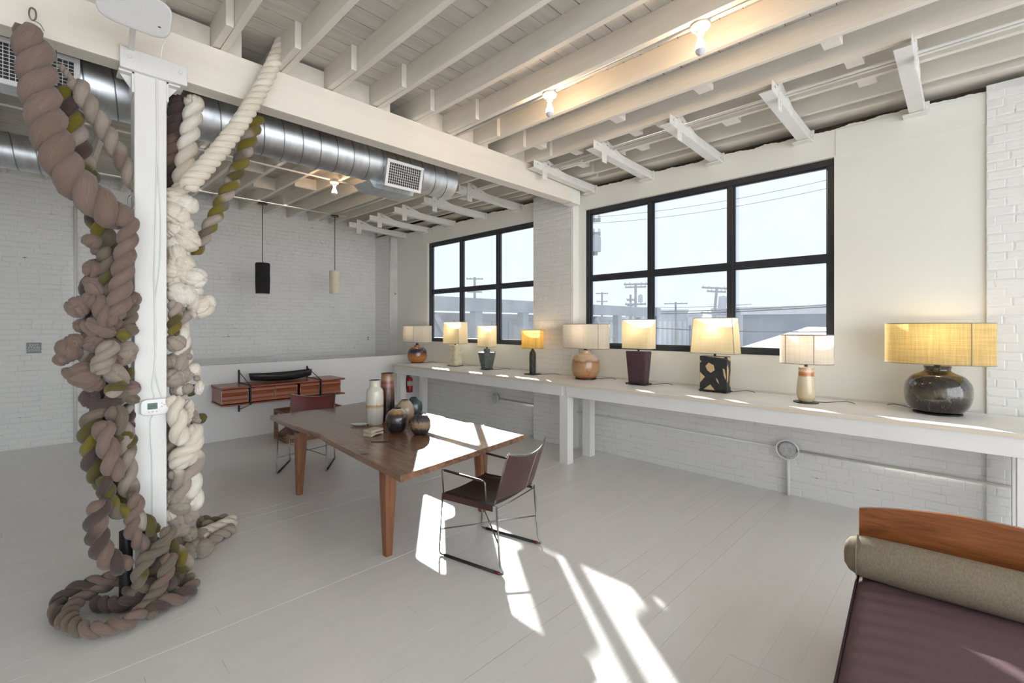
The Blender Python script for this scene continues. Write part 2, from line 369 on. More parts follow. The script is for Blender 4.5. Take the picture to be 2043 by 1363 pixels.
# ceiling: deck boards and joists
def slab(y0, y1, n=1):
    m = MB(); za, zb = zj(y0) + JD + .025, zj(y1) + JD + .025
    m.add([(XN, y0, za), (XW + .35, y0, za), (XW + .35, y1, zb), (XN, y1, zb), (XN, y0, za + .1), (XW + .35, y0, za + .1), (XW + .35, y1, zb + .1), (XN, y1, zb + .1)],
          [(3, 2, 1, 0), (4, 5, 6, 7), (0, 1, 5, 4), (1, 2, 6, 5), (2, 3, 7, 6), (3, 0, 4, 7)]); return m
m = slab(YN, 3.8); m2 = slab(3.8, YB + .3); m.add(m2.v, m2.f)
ceil = m.build('ceiling', 'dark_gap'); struct(ceil, 'open ceiling of white painted boards and joists', 'ceiling')
y = YN; row = 0
while y < YB:
    rr = random.Random(row + 77); pw = .152; z = zj(y + pw / 2) + JD
    cuts = [XN, rr.uniform(-1.5, 4.2), XW + .3]
    for a, b in zip(cuts, cuts[1:]):
        g = rr.uniform(.002, .0055)
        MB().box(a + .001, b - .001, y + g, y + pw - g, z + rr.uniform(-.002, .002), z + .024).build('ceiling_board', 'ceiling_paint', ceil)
    y += pw; row += 1
JX = [1.285 + .405 * k for k in range(-14, 10)] + [5.12]
front_joist = None
for i, jx in enumerate(JX):
    if jx < -4.6: continue
    rr = random.Random(i + 400)
    MB().box(jx, jx + .045, YN, 3.98 + rr.uniform(-.03, .05), ZJ, ZJ + JD).build('joist', 'joist_paint', ceil, bevel=.002, segs=1)
    y0 = 3.36 + rr.uniform(-.09, .13); z0, z1 = zj(y0), zj(YB)
    f = MB(); x0, x1 = jx - .048, jx - .002
    f.add([(x0, y0, z0), (x1, y0, z0), (x1, YB, z1), (x0, YB, z1), (x0, y0, z0 + JD), (x1, y0, z0 + JD), (x1, YB, z1 + JD), (x0, YB, z1 + JD)],
          [(3, 2, 1, 0), (4, 5, 6, 7), (0, 1, 5, 4), (1, 2, 6, 5), (2, 3, 7, 6), (3, 0, 4, 7)])
    f.build('joist', 'joist_paint', ceil, bevel=.002, segs=1)
    # blocking over the beam in most bays, shorter packers in the rest
    if jx < 4.9:
        if i % 3 != 1: MB().box(jx + .047, jx + .355, 3.80, 3.838, ZJ + .002, ZJ + JD - (.0 if i % 2 else .03)).build('blocking', 'joist_paint', ceil, bevel=.002, segs=1)
        elif jx > -.5: MB().box(jx + .05, jx + .14, 3.77, 3.86, ZJ + .002, ZJ + JD).build('blocking', 'joist_paint', ceil, bevel=.002, segs=1)
# small wood blocks fixed between the joists near the window wall
for (bx, by, bl, bh) in ((3.76, 2.32, .10, .07), (3.76, 3.30, .08, .10), (4.165, 2.05, .12, .05), (4.165, 2.36, .09, .06), (4.57, 1.55, .14, .09), (4.57, 2.5, .10, .07), (4.57, 2.8, .12, .07), (4.165, 3.1, .10, .06),
                         (4.165, .55, .11, .09), (4.57, .52, .12, .10), (3.76, .62, .11, .12), (4.57, 3.3, .1, .06), (3.76, 1.5, .12, .05), (4.165, 5.1, .1, .06), (4.57, 5.6, .1, .07), (3.76, 6.4, .1, .06), (2.95, 5.2, .05, .19), (2.14, 5.6, .05, .19), (1.74, 6.6, .05, .19), (2.55, 6.9, .05, .15)):
    zz = zj(by)
    MB().box(bx, bx + (.13 if bl >= .07 else .355), by, by + bl, zz + .004, zz + .004 + bh).build('blocking', 'joist_paint', ceil, bevel=.002, segs=1)
for i, jx in enumerate(JX):
    if -.2 < jx < 4.2 and i % 2 == 0:
        by = 5.0 + (i * 37 % 17) * .17; zz = zj(by)
        MB().box(jx + .047, jx + .355, by, by + .04, zz + .005, zz + JD - .005).build('blocking', 'joist_paint', ceil, bevel=.002, segs=1)
# conduits fixed under the joists
def conduit(pts, r, mat='white_steel', rad=.05): return MB().tube(arc_round(pts, rad), r, 8).build('conduit', mat, ceil, smooth=True)
for dx in (0, .05): conduit([(4.34 + dx, YN, ZJ - .014), (4.34 + dx, 3.72, ZJ - .014)], .012)
for dx in (0, .05): conduit([(4.36 + dx, 3.95, zj(4) - .016), (4.36 + dx, 8.9, zj(8.9) - .016)], .012)
conduit([(2.965, YN, ZJ + .022), (2.965, 3.74, ZJ + .022)], .011)
conduit([(2.995, YN, ZJ + .012), (2.995, 3.74, ZJ + .012)], .014)
conduit([(1.80, YN, ZJ + .15), (1.80, 2.6, ZJ + .15), (1.80, 3.0, ZJ + .10), (1.80, 3.74, ZJ + .10)], .016)
conduit([(3.80, .25, ZJ + .10), (3.80, .95, ZJ + .10), (3.76, 1.0, ZJ + .10)], .014)
conduit([(-4.9, 6.1, 3.655), (3.75, 6.1, 3.655)], .009)
conduit([(3.75, 4.1, 3.64), (3.75, 8.9, 3.715)], .011)
conduit([(-4.9, 8.2, 3.708), (3.95, 8.2, 3.708)], .011)

# window wall
def ragged_top(y0, y1, zt):
    pts = []; y = y0
    while y < y1:
        z = mnoise.noise(Vector((y * 1.7, 3.3, 0))) * .035 + mnoise.noise(Vector((y * 7, 9.1, 0))) * .014 + mnoise.noise(Vector((y * 30, 1.7, 0))) * .008
        pts.append((y, zt + z)); y += .012
    pts.append((y1, zt)); return pts
m = MB(); TW = .14
def wbox(y0, y1, z0, z1): m.box(XW, XW + TW, y0, y1, z0, z1)
ZT = 3.52
ys = [YN, W3[0], W3[1], W1[0], W1[1], W2[0], W2[1], YB + .3]
wbox(YN, YB + .3, -.02, 1.385); wbox(YN, YB + .3, 3.30, ZT)
for a, b in ((YN, W3[0]), (W3[1], W1[0]), (W1[1], W2[0]), (W2[1], YB + .3)): wbox(a, b, 1.385, 3.30)
top = ragged_top(YN, YB + .3, ZT + .055)
for (a, za), (b, zb) in zip(top, top[1:]):
    m.add([(XW, a, ZT), (XW, b, ZT), (XW, b, zb), (XW, a, za), (XW + .16, a, za - .02), (XW + .16, b, zb - .02)], [(0, 3, 2, 1), (3, 4, 5, 2)])
wall_right = m.build('wall_right', 'plaster'); struct(wall_right, 'white plastered window wall with bare painted brick below the bench', 'wall')
MB().box(XW + .16, XW + .40, YN, YB + .3, ZT, 3.95).build('broken_joint', 'dark_gap', wall_right)
MB().box(5.165, XW + .16, YN, YB, 3.655, 3.70).build('wall_plate', 'joist_paint', wall_right)
MB().box(XW - .007, XW, -.10, .90, 3.305, 3.55).build('plaster_lip', 'plaster', wall_right, bevel=.003)

# brick coursing ------------------------------------------------------------
BL, BH, BJ = .205, .066, .005
_variants = []
for k in range(8):
    rr = random.Random(900 + k); mb = MB(); c = .011
    d = [.0034 + rr.uniform(-.0024, .0024) for _ in range(4)]; hx, hz = .5, .5
    ex = c / BL; ez = c / BH; j = lambda s: rr.uniform(-s, s)
    o4 = [(-hx, 0, -hz), (hx, 0, -hz), (hx, 0, hz), (-hx, 0, hz)]
    i4 = [(-hx + ex + j(.012), -d[0], -hz + ez + j(.05)), (hx - ex + j(.012), -d[1], -hz + ez + j(.05)), (hx - ex + j(.012), -d[2], hz - ez + j(.05)), (-hx + ex + j(.012), -d[3], hz - ez + j(.05))]
    mb.add(o4 + i4, [(4, 5, 6, 7), (0, 1, 5, 4), (1, 2, 6, 5), (2, 3, 7, 6), (3, 0, 4, 7)])
    me = mb.mesh('brick'); me.materials.append(MATS['painted_brick']); _variants.append(me)
def brick_field(wall, org, udir, width, z0, z1, seed, holes=(), limit=290, relief=1.0):
    """courses of bricks standing a few millimetres proud of a joint surface; udir is the wall's run, seen from the room"""
    rr = random.Random(seed); u = Vector(udir).normalized(); nrm = Vector((u.y, -u.x, 0))   # outward (towards room) = local -Y
    items = []; z = z0; c = 0
    while z + BH <= z1 + .001:
        hd = (c % 6 == 5); ln = (.098 if hd else BL); x = -rr.uniform(0, ln) if not c % 2 else -ln * .5
        while x < width:
            a, b = max(x, 0), min(x + ln, width)
            if b - a > .03:
                cu, cz = (a + b) / 2, z + BH / 2
                if not any(h[0] < cu < h[1] and h[2] < cz < h[3] for h in holes):
                    items.append((a, b, z + rr.uniform(-.003, .003), BH + rr.uniform(-.004, .004), rr.randrange(8), rr.uniform(-.02, .02)))
            x += ln + BJ
        z += BH + BJ; c += 1
    O = Vector(org)
    def key(it):
        p = O + u * (it[0] + it[1]) / 2; p.z = it[2]; t = depth(p)
        if t < .5: return 1e6
        uu = CX + FPX * (p.x * math.sin(YAW) - p.y * math.cos(YAW)) / t
        return t + (0 if -20 < uu < 2063 else 1e4)
    items.sort(key=key)
    ang = math.atan2(u.y, u.x)
    rest = MB()
    for n, (a, b, z, hh, vi, tl) in enumerate(items):
        p = O + u * ((a + b) / 2); p.z = z + hh / 2
        if n < limit:
            o = bpy.data.objects.new('brick', _variants[vi]); col.objects.link(o); o.parent = wall
            o.location = p; o.rotation_euler = (0, tl * .3, ang); o.scale = (b - a, relief, hh)
        else:
            M = Matrix.Translation(p) @ Matrix.Rotation(ang, 4, 'Z') @ Matrix.Diagonal((b - a, relief, hh, 1))
            rest.add([M @ v.co for v in _variants[vi].vertices], [tuple(q.vertices) for q in _variants[vi].polygons])
    if rest.v: tag(rest.build('brickwork', 'painted_brick', wall), kind='stuff')

# lower part of the window wall: painted brick below the bench
lower = MB().box(XW - .008, XW + .001, YN + .1, 8.5, 0, 1.02).build('brick_backing', 'brick_joint', wall_right)
brick_field(wall_right, (XW - .008, 7.8, 0), (0, -1, 0), 9.5, .005, 1.0, 11, relief=.5)
# far wall
wall_back = MB().box(XN, XW + .3, YB, YB + .3, -.02, 3.99).build('wall_back', 'brick_joint'); struct(wall_back, 'white painted brick wall behind the stair', 'wall')
brick_field(wall_back, (-1.6, YB, 0), (1, 0, 0), 6.8, .01, 3.93, 23)
# conduit and ledge board on the far wall
MB().tube([(.335, YB - .03, .02), (.335, YB - .03, 3.72)], .018, 8).build('conduit', 'white_steel', wall_back, smooth=True)
MB().box(1.2, 3.05, YB - .06, YB, 1.13, 1.20).build('ledge_board', 'white_board', wall_back)
# piers
def pier(name, y0, y1, proud, label, seed):
    w = MB().box(XW - proud, XW, y0, y1, 0, 3.60).build(name, 'brick_joint'); struct(w, label, 'pillar')
    brick_field(w, (XW - proud, y1, 0), (0, -1, 0), y1 - y0, .005, 3.59, seed, relief=.7)
    return w
p1 = pier('wall_pier', 3.915, 4.63, PIER, 'white painted brick pier between the two windows', 31)
MB().box(XW - PIER + .004, XW, 3.895, 3.916, 0, 3.60).build('render_coat', 'plaster', p1)
MB().box(4.965, XW - PIER - .008, 3.77, 3.93, 3.34, 3.62).build('bearing_block', 'plaster', p1)
p2 = pier('wall_pier', -.80, -.10, .02, 'white painted brick pier beyond the large dark pot lamp', 37)
p3 = pier('wall_pier', 8.62, YB, .16, 'white painted brick pier in the far corner behind the stair', 41)
MB().tube([(XW - .18, 8.60, .02), (XW - .18, 8.60, 3.6)], .018, 8).build('conduit', 'white_steel', p3, smooth=True)
# half wall in front of the stair
wall_half = MB().box(.95, XW - .002, 7.81, 7.95, 0, 1.12).build('wall_half', 'white_board', bevel=.004); struct(wall_half, 'low smooth white half wall guarding the stair', 'wall')

wall_left_blocker = MB().box(XN - .2, XN, YN, YB + .3, 0, 3.95).build('wall_left_blocker', 'plaster'); struct(wall_left_blocker, 'unseen plain white wall added to darken the left of the room', 'wall')  # added out of view to block sky light from the open left side
# windows -------------------------------------------------------------------
def window(name, Wd, cols, label):
    y0, y1, z0, z1 = Wd; zt = 2.35; fw = .062; d0, d1 = XW + .045, XW + .125
    m = MB()
    m.box(d0, d1, y0, y1, z0, z0 + fw); m.box(d0, d1, y0, y1, z1 - fw, z1)
    m.box(d0, d1, y0, y0 + fw, z0 + fw, z1 - fw); m.box(d0, d1, y1 - fw, y1, z0 + fw, z1 - fw)
    root = m.build(name, 'black_frame', bevel=.003); struct(root, label, 'window')
    cw = (y1 - y0) / cols
    for k in range(1, cols): MB().box(d0, d1, y0 + cw * k - .03, y0 + cw * k + .03, z0 + fw, z1 - fw).build('mullion', 'black_frame', root, bevel=.003)
    for k in range(cols):
        a, b = y0 + cw * k + (.03 if k else fw), y0 + cw * (k + 1) - (.03 if k < cols - 1 else fw)
        MB().box(d0 + .004, d1 - .004, a, b, zt - .03, zt + .03).build('transom', 'black_frame', root, bevel=.003)
        for za, zb in ((z0 + fw, zt - .03), (zt + .03, z1 - fw)):
            g = .014   # glazing bead
            bd = MB()
            for q in ((a, b, za, za + g), (a, b, zb - g, zb), (a, a + g, za + g, zb - g), (b - g, b, za + g, zb - g)): bd.box(d0 + .025, d0 + .055, *q)
            bd.build('glazing_bead', 'black_frame', root)
            x = d0 + .04
            MB().add([(x, a, za), (x, b, za), (x, b, zb), (x, a, zb)], [(0, 3, 2, 1)]).build('pane', 'window_glass', root)
    MB().box(XW - .006, d0, y0 - .0, y1, z0 - .012, z0 + .002).build('window_sill', 'white_board', root)
    return root
window('window_1', W1, 3, 'black framed six pane window nearest the daybed')
window('window_2', W2, 3, 'black framed six pane window beyond the brick pier')
window('window_3', W3, 3, 'black framed six pane window past the near brick pier')

# ================================================================== TIMBER FRAME, STEEL, SERVICES
beam = MB().box(XN, 4.945, 3.75, 3.90, 3.34, ZJ).build('ceiling_beam', 'beam_paint', bevel=.004)
tag(beam, 'deep white painted timber beam carrying the joists', 'beam')
post = thing('timber_post', 'white painted square timber post with thermostat and wool ropes', 'post', (.49, 3.83, 0))
MB().box(-.083, .083, -.085, .085, 0, 3.30).build('shaft', 'post_paint', post, bevel=.006)
cap = MB().box(-.155, .19, -.118, -.082, 3.295, 3.425).build('cap_plate', 'post_paint', post, bevel=.004)
MB().box(-.15, .185, -.08, .08, 3.302, 3.339).build('bolster', 'post_paint', post, bevel=.004)
for x in (-.11, .15): MB().lathe([(.011, 0), (.011, .008), (.006, .012)], 10, closed_top=True).build('bolt', 'post_paint', cap, loc=(x, -.118, 3.37)).rotation_euler = (R(90), 0, 0)
for s in (-1, 1):
    b = MB(); x = s * .083
    b.box(min(x, x + s * .012), max(x, x + s * .012), -.08, .06, 3.17, 3.30); b.box(min(x, x + s * .075), max(x, x + s * .075), -.08, .06, 3.285, 3.30)
    b.add([(x, -.03, 3.19), (x, -.018, 3.19), (x + s * .065, -.03, 3.286), (x + s * .065, -.018, 3.286), (x, -.03, 3.286), (x, -.018, 3.286)], [(0, 2, 4), (1, 5, 3), (0, 1, 3, 2)])
    b.build('corbel', 'post_paint', post, bevel=.002)
cords = [[(.03, 3.42), (.028, 3.2), (.031, 2.9), (.026, 2.6), (.022, 2.3), (.016, 2.0), (.02, 1.75), (.018, 1.62), (.024, 1.5), (.012, 1.38), (.004, 1.30), (.016, 1.25), (.018, 1.19)],
         [(.035, 3.42), (.034, 3.0), (.036, 2.7), (.05, 2.4), (.045, 2.1), (.022, 1.85), (.026, 1.6), (.018, 1.42), (.03, 1.33), (.05, 1.25), (.06, 1.21)],
         [(.03, 1.14), (.005, 1.11), (-.004, 1.05), (.004, .85), (.008, .6), (.008, .3), (.008, .02)]]
for c in cords: MB().tube(smooth_path([(x, -.089, z) for x, z in c], .05), .0035, 6).build('cable', 'post_paint', post, smooth=True)

therm = thing('thermostat', 'white plastic thermostat with green screen on timber post', 'thermostat', (.508, 3.737, 1.175))
b = MB().lathe([(.0745, 0), (.0745, .016), (.070, .022), (.06, .024)], 40, closed_top=True, ax=1, ay=.70, ex=5).build('case', 'white_plastic', therm, smooth='auto'); b.rotation_euler = (R(90), 0, 0)
MB().box(-.04, .012, -.0252, -.023, -.012, .028).build('screen', 'lcd', therm)
dg = MB()
for i, x in enumerate((-.034, -.024, -.012, -.002)): dg.box(x, x + .006, -.0256, -.025, .004, .018)
dg.box(-.036, .006, -.0256, -.025, -.007, -.003); dg.build('digits', 'lcd_digit', therm)
for (x, z) in ((.035, .022), (.035, .002), (.047, .012), (-.032, -.028), (-.012, -.028), (.008, -.028)):
    MB().lathe([(.0045, 0), (.0045, .003), (.003, .004)], 10, closed_top=True).build('button', 'grey_plastic', therm, loc=(x, -.0235, z)).rotation_euler = (R(90), 0, 0)

spk = thing('loudspeaker', 'white rounded wall loudspeaker fixed to the timber beam', 'speaker', (.355, 3.24, 3.425)); spk.rotation_euler = (R(28), 0, R(-4)); spk.scale = (.9, .9, .9)
sb = MB().lathe([(.17, -.055), (.178, -.045), (.178, .045), (.172, .055)], 48, closed_top=True, ax=1, ay=.62, ex=4).build('cabinet', 'grey_plastic', spk, smooth='auto', bevel=.006); sb.rotation_euler = (R(90), R(4), 0)
g = MB().lathe([(.166, 0), (.166, .004)], 48, closed_top=True, ax=1, ay=.60, ex=4).build('grille', 'speaker_cloth', spk, smooth='auto'); g.rotation_euler = (R(90), R(4), 0); g.location = (0, -.054, 0)
MB().box(.11, .123, -.0605, -.058, -.055, -.047).build('badge', 'black_metal', spk)
MB().bar((.0, .05, .0), (.0, .50, -.27), .03, .03).box(-.05, .05, .05, .06, -.05, .05).build('bracket', 'white_steel', spk)
MB().tube(smooth_path([(.16, .05, -.09), (.14, .03, -.16), (.135, .02, -.24)], .03), .003, 6).build('cable', 'white_plastic', spk, smooth=True)

# steel wall ties
def wall_tie():
    t = thing('wall_tie', '', 'bracket')
    ch = MB(); w = .055   # channel: web on -Y, two flanges, from wall (x=0) back to x=-1.27
    ch.add([(0, 0, 0), (-1.25, 0, .05), (-1.25, 0, .135), (-.90, 0, .135), (-.62, 0, .110), (0, 0, .10), (0, .006, 0), (-1.25, .006, .05), (-1.25, .006, .135), (-.90, .006, .135), (-.62, .006, .110), (0, .006, .10)],
           [(0, 1, 2, 3, 4, 5), (11, 10, 9, 8, 7, 6), (0, 6, 7, 1), (1, 7, 8, 2), (2, 8, 9, 3), (3, 9, 10, 4), (4, 10, 11, 5), (5, 11, 6, 0)])
    ch.bar((-1.25, .05, .052), (0, .05, .003), .095, .006); ch.bar((-.62, .05, .108), (0, .05, .098), .095, .006)
    ch.build('channel', 'white_steel', t)
    MB().bar((-1.06, -.004, .20), (-1.06, -.004, -.06), .085, .008, up=(0, 1, 0)).build('hanger_plate', 'white_steel', t)
    MB().bar((-1.05, -.004, .185), (-.66, -.004, .07), .008, .04, up=(0, 0, 1)).build('strap', 'white_steel', t)
    MB().box(-.10, .0, -.02, .14, -.012, 0).build('foot_plate', 'white_steel', t)
    MB().box(-.012, .0, -.03, .08, -.0, .1).build('end_plate', 'white_steel', t)
    for x, z in ((-1.18, .10), (-1.06, .10), (-1.06, .02), (-1.06, -.01), (-.03, .045)):
        MB().lathe([(.012, 0), (.012, .010), (.005, .012)], 6, closed_top=True).build('bolt', 'white_steel', t, loc=(x, -.006, z)).rotation_euler = (R(90), 0, 0)
    return t
tie0 = wall_tie()
TIES = ['white steel tie bracket right beside the timber beam over the window', 'second white steel tie bracket out from the timber beam towards the daybed', 'third white steel tie bracket out from the timber beam towards the daybed', 'fourth white steel tie bracket from the timber beam, above the ivory bottle lamp', 'white steel tie bracket nearest the flush brick pier and straw shaded lamp',
        'white steel tie bracket just past the timber beam by the duct end', 'second white steel tie bracket past the timber beam towards the stair', 'third white steel tie bracket past the timber beam towards the stair', 'fourth white steel tie bracket past the timber beam towards the stair', 'white steel tie bracket closest to the far brick corner over the stair']
for i, yy in enumerate((3.615, 2.78, 1.945, 1.10, .265, 5.0, 5.83, 6.67, 7.48, 8.25)):
    o = tie0 if i == 0 else copy_tree(tie0); o.location = (XW, yy, 3.50)
    front = yy < 3.7
    tag(o, TIES[i], 'bracket', 'front bay tie brackets' if front else 'far bay tie brackets')

# ducts
def duct(name, x0, x1, y, z, r, label):
    d = thing(name, label, 'duct', ((x0 + x1) / 2, y, z)); h = (x1 - x0) / 2; n = 40
    m = MB(); k = int(h * 2 / .12)
    m.tube([(-h + 2 * h * i / k, 0, 0) for i in range(k + 1)], r, n, caps=True); m.build('pipe', 'galvanised', d, smooth='auto')
    pts = []; a = 0
    turns = 2 * h / .155
    for i in range(int(turns * 28) + 1):
        t = i / 28; pts.append((-h + t * .155, math.cos(2 * math.pi * t) * (r + .001), math.sin(2 * math.pi * t) * (r + .001)))
    MB().tube(pts, .0045, 5).build('seam', 'duct_seam', d, smooth=True)
    for x in (h - .9, -h + 1.3):
        MB().tube([(x, 0, 0), (x + .05, 0, 0)], r + .004, n, caps=False).build('band', 'galvanised', d, smooth=True)
    return d
D1 = duct('air_duct', -1.6, 3.28, 4.27, 3.335, .185, 'long galvanised spiral air duct behind the timber beam')
D2 = duct('air_duct', -2.6, .12, 6.5, 3.36, .17, 'short galvanised spiral air duct near the brick wall')
def register(par, cx, w, h, tilt, cz, nx, nz):
    r = MB(); t = .03
    for q in ((-w / 2, w / 2, h / 2 - t, h / 2), (-w / 2, w / 2, -h / 2, -h / 2 + t), (-w / 2, -w / 2 + t, -h / 2 + t, h / 2 - t), (w / 2 - t, w / 2, -h / 2 + t, h / 2 - t)): r.box(q[0], q[1], -.014, .004, q[2], q[3])
    fr = r.build('register_frame', 'white_steel', par, bevel=.002); fr.location = (cx, -.205, cz); fr.rotation_euler = (tilt, 0, 0)
    g = MB(); iw, ih = w - 2 * t, h - 2 * t
    for i in range(1, nx): x = -iw / 2 + iw * i / nx; g.box(x - .0016, x + .0016, -.006, -.002, -ih / 2, ih / 2)
    for i in range(1, nz): z = -ih / 2 + ih * i / nz; g.box(-iw / 2, iw / 2, -.0055, -.0015, z - .0016, z + .0016)
    g.build('register_grille', 'white_steel', fr)
    MB().box(-iw / 2, iw / 2, .004, .02, -ih / 2, ih / 2).build('register_throat', 'register_dark', fr)
    bx = MB().box(-w / 2 + .01, w / 2 - .01, .021, .16, -h / 2 + .01, h / 2 - .01).build('register_box', 'galvanised', fr)
register(D1, 2.57 - .84, .42, .26, R(14), -.13, 15, 8)
register(D1, -.24 - .84, .82, .27, R(4), -.07, 30, 10)
m = MB(); m.add([(1.45, -.02, -.185), (1.98, -.02, -.185), (2.06, .22, -.20), (1.40, .22, -.20), (1.50, -.02, -.25), (1.95, -.02, -.25), (1.98, .22, -.26), (1.47, .22, -.26)],
        [(3, 2, 1, 0), (4, 5, 6, 7), (0, 1, 5, 4), (1, 2, 6, 5), (2, 3, 7, 6), (3, 0, 4, 7)][::1]); m.build('transition', 'galvanised', D1)

# bare bulb ceiling lights
def bulb_light(loc, label, e=7):
    t = thing('bulb_light', label, 'ceiling light', loc, group=None)
    MB().lathe([(.052, .0), (.052, .035), (.05, .04)], 20, closed_top=True).build('junction_box', 'white_steel', t, smooth='auto')
    MB().lathe([(.024, -.048), (.028, -.03), (.055, -.014), (.062, 0), (.06, .006)], 24, closed_top=True).build('socket', 'porcelain', t, smooth='auto')
    prof = [(.013, -.045), (.0145, -.07), (.018, -.09), (.028, -.115), (.0325, -.135), (.0325, -.150)]
    MB().lathe(prof, 20, closed_bot=False).build('bulb', 'bulb_on', t, smooth=True)
    MB().lathe([(.003, -.186), (.016, -.180), (.027, -.168), (.0325, -.150)], 20).build('bulb_tip', 'bulb_silver', t, smooth=True)
    return t
bulb_light((2.985, 2.50, 3.628), 'bare bulb light on the conduit farther from the daybed')
bulb_light((2.985, 1.235, 3.628), 'bare bulb light on the conduit closer to the daybed')
bulb_light((2.77, 6.1, 3.632), 'bare bulb light below the ceiling beyond the duct')

# pendants over the stair
def pendant(u, vc, vtop, vbot, rpx, label, mat):
    Y = 8.2; p = at_y(u, vc, Y); zc = 3.695; t = thing('pendant_lamp', label, 'pendant lamp', (p.x, Y, 0))
    zt = at_y(u, vtop, Y).z; zb = at_y(u, vbot, Y).z; r = rpx * depth(p) / FPX
    MB().lathe([(.07, zc - .022), (.07, zc - .004), (.06, zc)], 24, closed_top=True).build('canopy', 'black_metal', t, smooth='auto')
    MB().tube([(0, 0, zt - .01), (0, 0, zc - .02)], .006, 8).build('rod', 'cord_black', t, smooth=True)
    rr = random.Random(int(u)); h = zt - zb; prof = [(r * .93, zb), (r * .97, zb + h * .12), (r, zb + h * .4), (r * .98, zb + h * .7), (r * 1.0, zt - .03), (r * .96, zt - .006), (r * .9, zt)]
    MB().lathe(prof, 32, closed_top=True, closed_bot=False).build('shade', mat, t, smooth='auto')
    MB().lathe([(r * .86, zb + .002), (r * .88, zb + h * .5)], 32, closed_bot=False, closed_top=True).build('liner', 'pendant_cream', t, smooth='auto')
    MB().lathe([(.02, zb + .06), (.035, zb + .10), (.02, zb + .16)], 14, closed_top=True).build('bulb', 'porcelain', t, smooth=True)
pendant(524, 408, 525, 586, 13.3, 'black rough cylinder pendant lamp hanging over the stair', 'pendant_black')
pendant(668, 434, 540, 586, 10.5, 'cream cylinder pendant lamp hanging over the stair', 'pendant_cream')

# exit sign, outlets, extinguisher
sg = thing('exit_sign', 'small grey sign reading exit stair down on brick wall', 'sign', (-.082, YB - .012, 1.385))
MB().box(-.072, .072, -.006, .006, -.073, .073).build('plate', 'sign_grey', sg, bevel=.002)
text_mesh('EXIT\nSTAIR\nDOWN', .046, 'lettering', 'sign_letter', sg, (0, -.007, 0), (R(90), 0, 0))
def outlet_box(loc, label, drop):
    t = thing('outlet_box', label, 'outlet', loc)
    MB().lathe([(.075, 0), (.075, .045), (.07, .05)], 28, closed_top=True).build('box', 'galvanised', t, smooth='auto', loc=(-.001, 0, 0)).rotation_euler = (0, R(-90), 0)
    for dy in (-.026, .026):
        f = MB().box(-.055, -.049, dy - .018, dy + .018, -.03, .03).build('receptacle', 'grey_plastic', t, bevel=.004)
        for z in (-.012, .012): MB().box(-.0555, -.0545, dy - .006, dy - .003, z - .005, z + .005).box(-.0555, -.0545, dy + .003, dy + .006, z - .005, z + .005).build('slot', 'rubber', f)
    pts = [(-.058, .10 * math.cos(a), .095 * math.sin(a)) for a in [2 * math.pi * i / 28 for i in range(28)]]
    MB().tube(pts, .0075, 8, closed=True).build('cord_loop', 'white_plastic', t, smooth=True)
    if drop: MB().tube([(-.025, 0, -.06), (-.025, 0, -loc[2] + .005)], .018, 8).build('riser', 'white_steel', t, smooth=True)
    return t
outlet_box((XW - .016, 1.287, .459), 'round wall outlet with a looped cord and conduit to the floor', True)
outlet_box((XW - .016, 5.55, .50), 'small wall outlet below the bench beyond the fire extinguisher end', False)
cd = MB().tube([(XW - .032, -2.5, .445), (XW - .032, 1.23, .455)], .012, 8); cd.tube([(XW - .032, 1.34, .46), (XW - .032, 5.49, .50)], .012, 8)
cd.build('conduit', 'white_steel', wall_right, smooth=True)
so = MB().box(-.03, .03, -.02, 0, -.045, .045).build('wall_socket', 'white_plastic', bevel=.004, loc=(4.93, YB - .014, 1.42)); tag(so, 'small wall socket low on the brick wall in the corner', 'outlet')
for i, z in enumerate((-.018, .018)): MB().box(-.012, .012, -.0215, -.0195, z - .012, z + .012).build('slot', 'rubber', so)
fe = thing('fire_extinguisher', 'red fire extinguisher hung on the half wall under the bench', 'extinguisher', (5.0, 7.72, .40))
MB().lathe([(.05, 0), (.058, .01), (.06, .03), (.06, .24), (.052, .275), (.03, .295), (.02, .30)], 24, closed_top=True).build('cylinder', 'extinguisher_red', fe, smooth='auto')
MB().lathe([(.0608, .13), (.0608, .22)], 24, closed_bot=False).build('label', 'label_white', fe, smooth=True)
MB().lathe([(.02, .30), (.022, .325)], 12, closed_top=True).build('valve', 'bare_steel', fe, smooth='auto')
MB().bar((.0, 0, .335), (-.085, -.01, .355), .02, .012).bar((0, 0, .325), (-.07, -.01, .325), .02, .008).build('handle', 'rubber', fe, bevel=.002)
MB().tube(smooth_path([(-.02, 0, .315), (-.07, -.01, .30), (-.08, -.015, .2), (-.072, -.01, .1), (-.068, -.01, .07)], .02), .009, 8).build('hose', 'rubber', fe, smooth=True)
MB().box(-.02, .02, .05, .088, .12, .28).build('wall_hook', 'bare_steel', fe)

